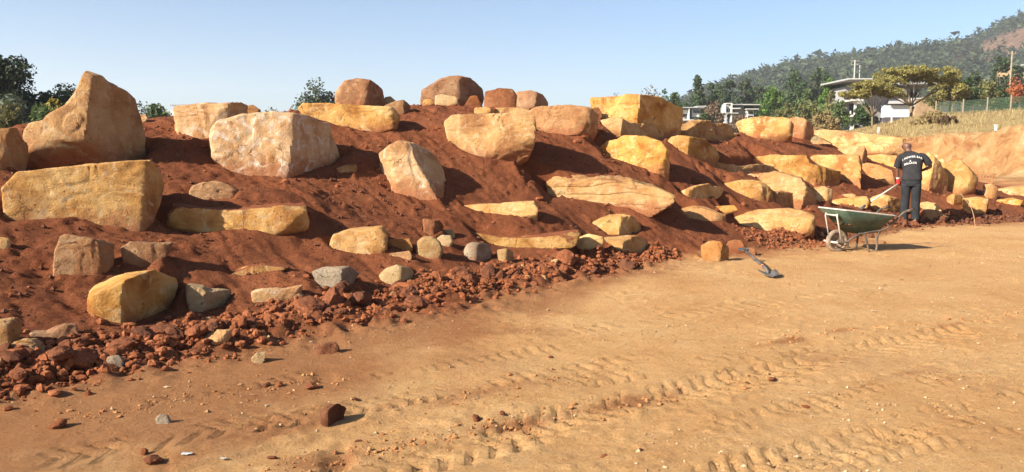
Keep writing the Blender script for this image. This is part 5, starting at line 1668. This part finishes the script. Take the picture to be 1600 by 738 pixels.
T('shrub', 'dark green bush filling the space under the smaller acacia', 1352, 160, 95, 44, bushy, 'deep', 1800, 3, 45, clump=.13, nclump=30, group=G2, cat='shrub')
T('acacia_tree', 'spreading yellow-green acacia right of the house beside the dark tree', 1492, 105, 100, 70, dome, 'acacia', 3000, 3.2, 46, clump=.09, nclump=46, limbs=12, group=G2, bark='bark_pale', surf=.25)
T('broadleaf_tree', 'dark leafy tree between the acacias and the fence', 1506, 118, 108, 60, dome, 'deep', 2600, 3.2, 47, clump=.1, nclump=40, group=G2)
T('broadleaf_tree', 'light green small tree with dark shade side above the fence', 1545, 118, 115, 46, dome, 'olive', 1900, 3.2, 48, clump=.11, nclump=34, group=G2)
T('broadleaf_tree', 'dark low tree beside the light green small tree', 1562, 128, 120, 44, bushy, 'deep', 1700, 3.2, 49, clump=.11, nclump=32, group=G2)
T('broadleaf_tree', 'tall grey-green tree growing beside the bare pole on the hillside', 1566, 78, 175, 46, tallc, 'forest', 2600, 3, 50, clump=.08, nclump=46, group=G2, limbs=12)
T('broadleaf_tree', 'dark tree under the long pale roof on the hillside', 1590, 96, 180, 50, tallc, 'forest', 2200, 3, 51, clump=.09, nclump=40, group=G2)
T('red_shrub', 'orange-red leaved shrub at the end of the fence', 1596, 116, 95, 46, airy, 'redleaf', 900, 2.6, 52, clump=.12, nclump=34, limbs=10, group=G2, cat='shrub', bark='bark_pale', trunk_r=.06)
T('shrub', 'brown dry brush on the bank above the sandy cut', 1482, 176, 55, 34, bushy, 'brown', 900, 3, 53, clump=.14, nclump=22, group=G2, cat='shrub')
T('shrub', 'dry straw bush on the bank below the dark pillar', 1462, 172, 60, 60, bushy, 'straw', 1400, 3, 54, clump=.13, nclump=30, group=G2, cat='shrub', aspect=3)
T('shrub', 'dry straw bush on the bank under the big acacia', 1440, 186, 62, 40, bushy, 'straw', 700, 3, 55, clump=.13, nclump=28, group=G2, cat='shrub', aspect=3)

T('broadleaf_tree', 'rounded dark tree filling the gap behind the reddish thicket', 1122, 136, 215, 36, dome, 'deep', 2200, 2.8, 71, clump=.1, nclump=40, group=G2, cat='tree')
T('broadleaf_tree', 'bushy dark tree just above the roof of the white-framed house', 1152, 134, 200, 34, bushy, 'forest', 2200, 2.8, 72, clump=.1, nclump=40, group=G2, cat='tree')
T('broadleaf_tree', 'tall dark tree behind the low dark tree near the bright one', 1186, 124, 225, 40, tallc, 'forest', 2200, 2.8, 73, clump=.1, nclump=40, group=G2, cat='tree')
T('broadleaf_tree', 'grey-green tree crown above the bright green round tree', 1222, 126, 230, 44, tallc, 'greygreen', 2200, 2.8, 74, clump=.1, nclump=40, group=G2, cat='tree')
T('broadleaf_tree', 'wide dark tree between the olive and grey-green large trees', 1256, 122, 225, 44, dome, 'forest', 2200, 2.8, 75, clump=.1, nclump=40, group=G2, cat='tree')
T('broadleaf_tree', 'dark upright tree behind the bright tree at the roof end', 1290, 110, 235, 40, tallc, 'deep', 2200, 2.8, 76, clump=.1, nclump=40, group=G2, cat='tree')
T('broadleaf_tree', 'fresh green bushy tree on the dry slope', 1244, 148, 150, 50, bushy, 'mid', 2200, 2.8, 77, clump=.1, nclump=40, group=G2, cat='tree')
T('shrub', 'olive bush below the fresh green bushy tree', 1230, 160, 135, 44, bushy, 'olive', 2200, 2.8, 78, clump=.1, nclump=40, group=G2, cat='shrub')
T('shrub', 'green bush beside the balcony columns', 1310, 152, 125, 40, bushy, 'mid', 2200, 2.8, 79, clump=.1, nclump=40, group=G2, cat='shrub')
T('broadleaf_tree', 'olive tree behind the right end of the house roof', 1470, 120, 125, 50, dome, 'olive', 2200, 2.8, 80, clump=.1, nclump=40, group=G2, cat='tree')
T('broadleaf_tree', 'dark rounded tree behind the small shed', 1524, 112, 140, 44, dome, 'forest', 2200, 2.8, 81, clump=.1, nclump=40, group=G2, cat='tree')
T('shrub', 'dark bush behind the half hidden far house', 1068, 158, 185, 30, bushy, 'deep', 2200, 2.8, 82, clump=.1, nclump=40, group=G2, cat='shrub')

# dry grass on the bank
r = np.random.RandomState(3)
n = 60000
X = r.uniform(15, 70, n); Y = r.uniform(30, 95, n)
zg, _, gr_, _, _ = terrain(X, Y, False)
k = (gr_ > .6) & (X / Y > .33) & (X / Y < .85) & (fbm2(X, Y, .3, 3, 96) + r.uniform(-.5, .5, n) > -.1)
X, Y, zg = X[k], Y[k], zg[k]
n = len(X)
h = r.uniform(.10, .36, n) ; w = .008 + .0004 * Y
a = r.uniform(0, math.pi, n)
lx, ly = r.normal(0, .12, n), r.normal(0, .12, n)
c, s = np.cos(a) * w, np.sin(a) * w
P0 = np.stack([X - c, Y - s, zg - .03], -1); P1 = np.stack([X + c, Y + s, zg - .03], -1); P2 = np.stack([X + lx, Y + ly, zg + h], -1)
V = np.stack([P0, P1, P2], 1).reshape(-1, 3)
link('dry_grass', mesh_np('dry_grass', V, np.arange(n * 3).reshape(-1, 3), False), LEAF['straw'], label='dry straw-coloured grass covering the bank above the cut', cat='grass', kind='stuff')

# ------------------------------------------------------------------ the hill behind, with its plantation
ridge_px = [(700, 236), (900, 205), (1020, 190), (1070, 168), (1130, 146), (1200, 124), (1250, 114), (1300, 107), (1400, 101), (1470, 93), (1495, 84), (1510, 74), (1540, 58), (1560, 50), (1600, 38), (1680, 22), (1900, 20), (2300, 30)]
HY = 900.0
hx = np.array([x_at(a, 100, HY) for a, _ in ridge_px])
hz = np.array([z_at(b, HY, a) for a, b in ridge_px])
xs = np.linspace(-80, 1150, 150)
ys = np.linspace(330, 1250, 90)
HX, HYY = np.meshgrid(xs, ys)
def hill_z(x, y):
    xr = x * HY / np.maximum(y, 1) * .55 + x * .45            # the spur leans a little
    top = np.interp(xr, hx, hz)
    prof = np.where(y < HY, sstep(330, HY, y) ** 1.05, 1 - .5 * sstep(HY, 1300, y))
    base_ = ground_z_arr(x, y)
    zz = base_ - 2 + (top - base_) * prof * 1.0
    n_ = fbm2(x, y, .012, 4, 201) * 9 + fbm2(x, y, .05, 3, 202) * 2.5
    return np.where(top > base_ + 1, zz + n_ * prof * (1 - .8 * np.exp(-((y - HY) / 60) ** 2)), base_ - 3)
def ground_z_arr(x, y):
    return terrain(x, y, False)[0]
HZ = hill_z(HX, HYY)
ii = np.arange(HX.size).reshape(HX.shape)
hq = np.stack([ii[:-1, :-1], ii[:-1, 1:], ii[1:, 1:], ii[1:, :-1]], -1).reshape(-1, 4)
hm, hnt, hb = new_mat('hill_soil', 1.0, .05)
N = NT(hnt)
tc = N.n('ShaderNodeTexCoord')
bare_at = N.n('ShaderNodeAttribute', attribute_name='bare').outputs['Fac']
n1 = N.noise(tc.outputs['Object'], .035, 8, .7, .6)
n2 = N.noise(tc.outputs['Object'], .15, 6, .7)
rockc = N.ramp(N.math('ADD', N.math('MULTIPLY', n1, .5), N.math('MULTIPLY', n2, .5)), [(.34, (.05, .036, .022)), (.48, (.14, .083, .055)), (.66, (.25, .155, .105))])
fl = N.ramp(n1, [(.3, (.040, .045, .022)), (.6, (.10, .085, .045))])
N.l(N.mix(bare_at, fl, rockc), hb.inputs['Base Color'])
N.l(N.bump(n2, 1.0, 2.5), hb.inputs['Normal'])
hme = mesh_np('hill', np.stack([HX, HYY, HZ], -1).reshape(-1, 3), hq)
ax_ = HX / HYY
ppx = 800 + ax_ * F_PX
elev = (HZ - CAM_H) / HYY
ppy = 235 - elev * F_PX
def bare_fn(px, py, x, y):
    d_ = np.clip(1 - np.hypot((px - 1560) / 115, (py - (80 + (1560 - px) * .32)) / 34), 0, 1) * 2.2
    return np.clip(d_ + fbm2(x, y, .02, 3, 210) * .7, 0, 1) * (d_ > 0)
bare = bare_fn(ppx, ppy, HX, HYY)
hme.attributes.new('bare', 'FLOAT', 'POINT').data.foreach_set('value', bare.ravel().astype(np.float32))
link('hill', hme, hm, kind='structure', label='wooded hill with a bare reddish rock face behind the houses')
r = np.random.RandomState(9)
n = 16000
X = r.uniform(60, 900, n); Y = r.uniform(420, 960, n)
k = (X / Y < .74) & (X / Y > .12)
X, Y = X[k], Y[k]
Z = hill_z(X, Y)
bx_ = bare_fn(800 + X / Y * F_PX, 235 - (Z - CAM_H) / Y * F_PX, X, Y)
gap = fbm2(X, Y, .018, 3, 220)
k = (bx_ * .95 < r.uniform(.0, 1.0, len(X)) ** .9) & (gap > -.42) & (Z > ground_z_arr(X, Y) + 1)
X, Y, Z = X[k], Y[k], Z[k]
n = len(X)
Hh = (5 + 6 * r.uniform(0, 1, n) + 7 * r.uniform(0, 1, n) ** 6) * (1 + .35 * fbm2(X, Y, .02, 2, 221))
NL = 28
u = r.uniform(0, 1, (n, NL)) ** .8
rad = (np.sin(np.clip(.25 + u * .75, 0, 1) * math.pi) ** .7) * Hh[:, None] * .24 * r.uniform(.5, 1.1, (n, NL))
an = r.uniform(0, 6.283, (n, NL))
cx_ = X[:, None] + rad * np.cos(an); cy_ = Y[:, None] + rad * np.sin(an); cz_ = Z[:, None] + Hh[:, None] * (.18 + .80 * u)
Cc = np.stack([cx_, cy_, cz_], -1).reshape(-1, 3)
sz = (Hh[:, None] * .10 * r.uniform(.7, 1.5, (n, NL))).reshape(-1, 1, 1)
V = (Cc[:, None, :] + r.normal(size=(len(Cc), 3, 3)) * sz * np.array([1, 1, .8])).reshape(-1, 3)
link('hill_forest', mesh_np('hill_forest', V, np.arange(len(V)).reshape(-1, 3), False), LEAF['hill'], label='dense dark forest covering the far hill', cat='forest', kind='stuff')

# ------------------------------------------------------------------ houses
MAT['white_wall'] = flat_mat('white_render', (.50, .49, .46), .85, .06, 1, .2)
MAT['grey_wall'] = flat_mat('grey_render', (.27, .26, .26), .85, .1, 1, .2)
MAT['stone_wall'] = flat_mat('tan_stone_wall', (.33, .22, .125), .95, .25, 1.3, .1, bump=.05)
MAT['dark_stone'] = flat_mat('dark_stone_pillar', (.10, .09, .095), .95, .25, 1.5, .1, bump=.05)
MAT['roof'] = flat_mat('grey_roof_sheet', (.30, .30, .30), .6, .12, 1, .3)
MAT['roof_pale'] = flat_mat('pale_roof_sheet', (.42, .40, .38), .5, .1, 1, .4)
MAT['shade_blue'] = flat_mat('pale_blue_panel', (.46, .50, .54), .6, .08, 1, .3)
gm, gnt, gb = new_mat('window_glass', .06, .6)
gb.inputs['Base Color'].default_value = (.03, .04, .05, 1)
MAT['glass'] = gm
MAT['frame'] = flat_mat('dark_frame', (.05, .05, .055), .5, .1, 3)
def house(name, label, px, Y, px_l, py_b, rz=0.0):
    """local axes: x right, z up in metres, facing -y; returns the root and a converter from photo measures to local metres"""
    X = x_at(px, py_b, Y)
    root = empty(name, (X, Y, z_at(py_b, Y, px)), rz, label, 'house')
    s = Y / F_PX
    return root, lambda x: (x - px) * s, lambda y: (py_b - y) * s
def part(root, fx, fz, name, mat, x0, x1, yt, yb, d0=0.0, d1=4.0, bevel=0.0):
    return MB().box(fx(x0), fx(x1), d0, d1, fz(yb), fz(yt)).build(name, MAT[mat], root)
def window(root, fx, fz, x0, x1, yt, yb, d=0.0, bars=1):
    w = MB().box(fx(x0), fx(x1), d - .05, d + .12, fz(yb), fz(yt)).build('window', MAT['frame'], root)
    n = bars + 1
    for i in range(n):
        a = fx(x0) + (fx(x1) - fx(x0)) * i / n + .06
        b = fx(x0) + (fx(x1) - fx(x0)) * (i + 1) / n - .06
        MB().box(a, b, d - .065, d - .045, fz(yb) + .06, fz(yt) - .06).build('pane', MAT['glass'], w)
# modern house behind the acacias
R_, fx, fz = house('house', 'modern house with flat roof, white columns and balconies behind the acacias', 1390, 140, 0, 205)
part(R_, fx, fz, 'wall', 'grey_wall', 1330, 1425, 135, 204, 3.0, 9)
part(R_, fx, fz, 'roof', 'roof', 1314, 1362, 126.0, 128.4, -2.2, 10)
part(R_, fx, fz, 'roof', 'roof', 1398, 1472, 131, 134.2, -2.0, 10)
part(R_, fx, fz, 'fascia', 'white_wall', 1314, 1362, 126.6, 127.8, -2.26, -2.21)
part(R_, fx, fz, 'column', 'white_wall', 1332.5, 1335, 137, 153, -1.2, -.9)
part(R_, fx, fz, 'column', 'white_wall', 1329.5, 1333, 161, 184, -1.2, -.9)
part(R_, fx, fz, 'column', 'white_wall', 1325, 1330, 186, 204, -1.2, -.7)
part(R_, fx, fz, 'balcony_slab', 'white_wall', 1321, 1339, 157.5, 160, -2.2, 3)
part(R_, fx, fz, 'balcony_slab', 'white_wall', 1319, 1331, 181, 184, -2.2, 3)
part(R_, fx, fz, 'balcony_rail', 'white_wall', 1321, 1322.4, 154, 157.4, -2.2, -2.0)
part(R_, fx, fz, 'balcony_rail', 'white_wall', 1319.5, 1321, 175, 180.8, -2.2, -2.0)
part(R_, fx, fz, 'wall', 'white_wall', 1368, 1425, 140, 147.5, 1.5, 2.9)
window(R_, fx, fz, 1340, 1366, 138, 150, 2.9, 3)
window(R_, fx, fz, 1337, 1366, 162, 176, 2.9, 3)
part(R_, fx, fz, 'garage_wall', 'shade_blue', 1381, 1420, 165.5, 184, .0, 1.4)
part(R_, fx, fz, 'garage_lintel', 'white_wall', 1389, 1418.5, 165.8, 168.2, -.08, -.01)
MB().add([(fx(1382), -.8, fz(163.6)), (fx(1418), -.8, fz(163.6)), (fx(1418), -.8, fz(162.9)), (fx(1382), -.8, fz(162.9)), (fx(1398), 2.5, fz(153.6)), (fx(1418), 2.5, fz(153.6))],
         [(0, 1, 2, 3), (3, 2, 5, 4), (0, 3, 4), (1, 5, 2), (0, 4, 5, 1)]).build('porch_roof', MAT['roof_pale'], R_)
part(R_, fx, fz, 'plinth', 'dark_stone', 1379, 1421, 184.2, 204, .1, 1.3)
part(R_, fx, fz, 'stone_wall', 'stone_wall', 1426, 1461, 156, 204, -.4, 6)
part(R_, fx, fz, 'wall_cap', 'white_wall', 1426, 1461.5, 154.5, 155.9, -.5, 6)
part(R_, fx, fz, 'stone_wall', 'stone_wall', 1461.2, 1464.2, 139, 204, -.6, 2)
part(R_, fx, fz, 'pillar', 'dark_stone', 1464.4, 1476, 139, 204, -.7, 2)
part(R_, fx, fz, 'wall', 'white_wall', 1422, 1425.8, 155, 168, -.3, 1)
window(R_, fx, fz, 1428, 1460, 136, 150, 6.2, 3)
part(R_, fx, fz, 'pillar', 'dark_stone', 1483, 1489, 152, 204, -.7, .6)
# white-framed house
R_, fx, fz = house('house', 'white-framed far house with tall stair window and flat wings', 1158, 175, 0, 200)
part(R_, fx, fz, 'wall', 'grey_wall', 1142, 1180, 166, 199, 2.0, 9)
part(R_, fx, fz, 'tower_frame', 'white_wall', 1131, 1133.4, 164, 199, -.2, 2.0)
part(R_, fx, fz, 'tower_frame', 'white_wall', 1141, 1143.2, 162, 199, -.2, 2.0)
part(R_, fx, fz, 'tower_frame', 'white_wall', 1133.4, 1141, 162, 163.4, -.2, 2.0)
part(R_, fx, fz, 'tower_wall', 'white_wall', 1133.4, 1141, 166, 178, .3, 2.0)
window(R_, fx, fz, 1135.5, 1140.5, 170, 177, .2, 2)
window(R_, fx, fz, 1136, 1141, 179.5, 184, .2, 1)
part(R_, fx, fz, 'balcony_slab', 'white_wall', 1126, 1152, 177, 178, -.6, 2)
part(R_, fx, fz, 'balcony_slab', 'white_wall', 1143.4, 1155, 169.6, 171, -.6, 2)
part(R_, fx, fz, 'roof', 'roof', 1143.4, 1170, 163.6, 165, -.4, 9)
part(R_, fx, fz, 'roof', 'roof_pale', 1160, 1184.5, 164, 165.3, -.8, 9.2)
part(R_, fx, fz, 'balcony_slab', 'white_wall', 1164, 1183, 170.8, 172, -.8, 2)
part(R_, fx, fz, 'wall', 'white_wall', 1166, 1178, 173, 199, .4, 1.9)
window(R_, fx, fz, 1145, 1156, 166, 169.4, 1.9, 2)
window(R_, fx, fz, 1165, 1181, 166, 170.6, 1.9, 4)
window(R_, fx, fz, 1169, 1176, 174.5, 178.5, .3, 2)
window(R_, fx, fz, 1169, 1176, 181, 185, .3, 1)
# left far house
R_, fx, fz = house('house', 'grey and white far house half hidden beside the big orange cube', 1082, 170, 0, 200)
part(R_, fx, fz, 'wall', 'grey_wall', 1060, 1096, 170.5, 199, 1.6, 9)
part(R_, fx, fz, 'roof', 'roof', 1056, 1099, 168.2, 169.8, -.4, 9.4)
part(R_, fx, fz, 'roof', 'roof_pale', 1088, 1102, 166.5, 167.9, -.5, 8)
part(R_, fx, fz, 'wall', 'white_wall', 1062, 1075, 172, 178, .6, 1.5)
part(R_, fx, fz, 'wall_fin', 'white_wall', 1075.3, 1076.8, 169.9, 187, -.2, 1.5)
part(R_, fx, fz, 'wall', 'white_wall', 1082, 1095, 171.5, 183, .8, 1.5)
part(R_, fx, fz, 'terrace_wall', 'white_wall', 1050, 1090, 187.5, 189, -1.4, 1.5)
window(R_, fx, fz, 1064, 1074.5, 179, 182.5, 1.5, 3)
window(R_, fx, fz, 1084, 1094, 173, 177, .7, 2)
window(R_, fx, fz, 1077.5, 1081.5, 171.5, 184, 1.5, 0)
# long roof on the hillside, small roof by the fence trees, building ends behind crest
R_, fx, fz = house('house', 'low house with long pale roof high on the hillside', 1604, 200, 0, 118)
part(R_, fx, fz, 'wall', 'stone_wall', 1588, 1625, 105, 122, .5, 8)
part(R_, fx, fz, 'roof', 'roof_pale', 1583, 1630, 101.5, 104, -.8, 9)
window(R_, fx, fz, 1592, 1600, 106.5, 111, .4, 1)
R_, fx, fz = house('shed', 'small shed with bright pale roof among the hillside trees', 1529, 150, 0, 138)
part(R_, fx, fz, 'wall', 'stone_wall', 1523, 1535, 127.5, 142, .4, 3)
part(R_, fx, fz, 'roof', 'roof_pale', 1521, 1537, 125.5, 127.2, -.4, 3.4)
R_, fx, fz = house('house', 'grey roofed house showing just above the squarish pale boulder', 296, 75, 0, 185)
part(R_, fx, fz, 'wall', 'grey_wall', 276, 312, 169, 196, .5, 6)
part(R_, fx, fz, 'roof', 'roof', 270, 316, 164.2, 166.4, -.5, 7)
part(R_, fx, fz, 'wall', 'white_wall', 262, 272, 172, 196, .6, 2)

# ------------------------------------------------------------------ fence, poles, posts
MAT['post'] = flat_mat('weathered_post', (.26, .20, .14), .9, .2, 4)
MAT['mesh'] = flat_mat('green_wire', (.060, .095, .055), .7, .15, 5)
fpts = [(1462, 178, 72), (1505, 170, 70), (1543, 163, 68), (1580, 158, 66), (1620, 152, 64), (1660, 146, 62)]
fp = [(x_at(a, b, Y), Y) for a, b, Y in fpts]
fe = empty('wire_fence', (fp[0][0], fp[0][1], ground_z(*fp[0])), 0, 'green wire mesh fence on posts along the top of the bank', 'fence')
o0 = Vector(fe.location)
tops = []
for i, (x, y) in enumerate(fp):
    z = ground_z(x, y)
    MB().tube([Vector((x, y, z - .3)) - o0, Vector((x, y, z + 1.25)) - o0], .055, 6).build('post', MAT['post'], fe)
    tops.append(Vector((x, y, z)) - o0)
for i in range(len(fp) - 1):
    a, b = tops[i], tops[i + 1]
    m = MB()
    for k in range(9):
        zz = .08 + k * .125
        m.tube([a + Vector((0, 0, zz)), b + Vector((0, 0, zz))], .018, 4)
    for k in range(1, 26):
        p = a.lerp(b, k / 26)
        m.tube([p + Vector((0, 0, .06)), p + Vector((0, 0, 1.1))], .009, 4)
    m.build('mesh_panel', MAT['mesh'], fe)
MAT['pole'] = flat_mat('pale_pole', (.34, .31, .28), .8, .1, 2)
def pole(px, ytop, ybot, Y, rad, lab, arms, rz=0.0, mat='pole'):
    X = x_at(px, ybot, Y)
    z0 = ground_z(X, Y)
    H = z_at(ytop, Y, px) - z0
    t = empty('utility_pole', (X, Y, z0), rz, lab, 'pole')
    MB().tube([(0, 0, -.3), (0, 0, H)], [rad * 1.2, rad * .8], 8).build('post', MAT[mat], t, True)
    for f, w in arms:
        MB().box(-w, w, -.06, .06, H * f - .07, H * f + .07).build('crossarm', MAT[mat], t)
        for q_ in (-.9, 0, .9):
            MB().tube([(q_ * w, 0, H * f + .07), (q_ * w, 0, H * f + .32)], .06, 6).build('insulator', MAT[mat], t, True)
pole(1334, 94, 140, 230, .22, 'pale utility pole with crossarms standing above the house roof', [(.985, 1.2), (.93, 1.0)])
pole(1342, 102, 140, 232, .17, 'shorter pale pole right beside the utility pole', [])
pole(1578, 80, 138, 130, .13, 'bare grey pole among the hillside trees above the fence', [(.96, .6)], mat='post')
def marker(px, py, Y, h, lab):
    X = x_at(px, py, Y); z = ground_z(X, Y)
    t = empty('marker_post', (X, Y, z), 0, lab, 'post')
    MB().box(-.06, .06, -.04, .04, -.2, h).build('stake', MAT['white_wall'], t)
    MB().box(-.08, .08, -.05, .05, h, h + .06).build('cap', MAT['white_wall'], t)
marker(1557, 184, 43, .32, 'short white marker post in the dry grass above the cut')
marker(1393, 190, 75, .5, 'white stake below the blue-grey garage wall')
marker(1373, 203, 60, .45, 'white stake in the grass under the smaller acacia')

# ------------------------------------------------------------------ the hazy air
hzm = bpy.data.materials.new('haze_air')
hzm.use_nodes = True
hzm.node_tree.nodes.clear()
ho = hzm.node_tree.nodes.new('ShaderNodeOutputMaterial')
hv = hzm.node_tree.nodes.new('ShaderNodeVolumePrincipled')
hv.inputs['Color'].default_value = (.86, .91, 1.0, 1)
hv.inputs['Density'].default_value = .00024
hv.inputs['Anisotropy'].default_value = .2
hzm.node_tree.links.new(hv.outputs[0], ho.inputs['Volume'])
MB().box(-2200, 2200, -400, 2400, -6, 185).build('haze', hzm, label='pale blue haze hanging in the air over the far hill', cat='haze', kind='stuff')
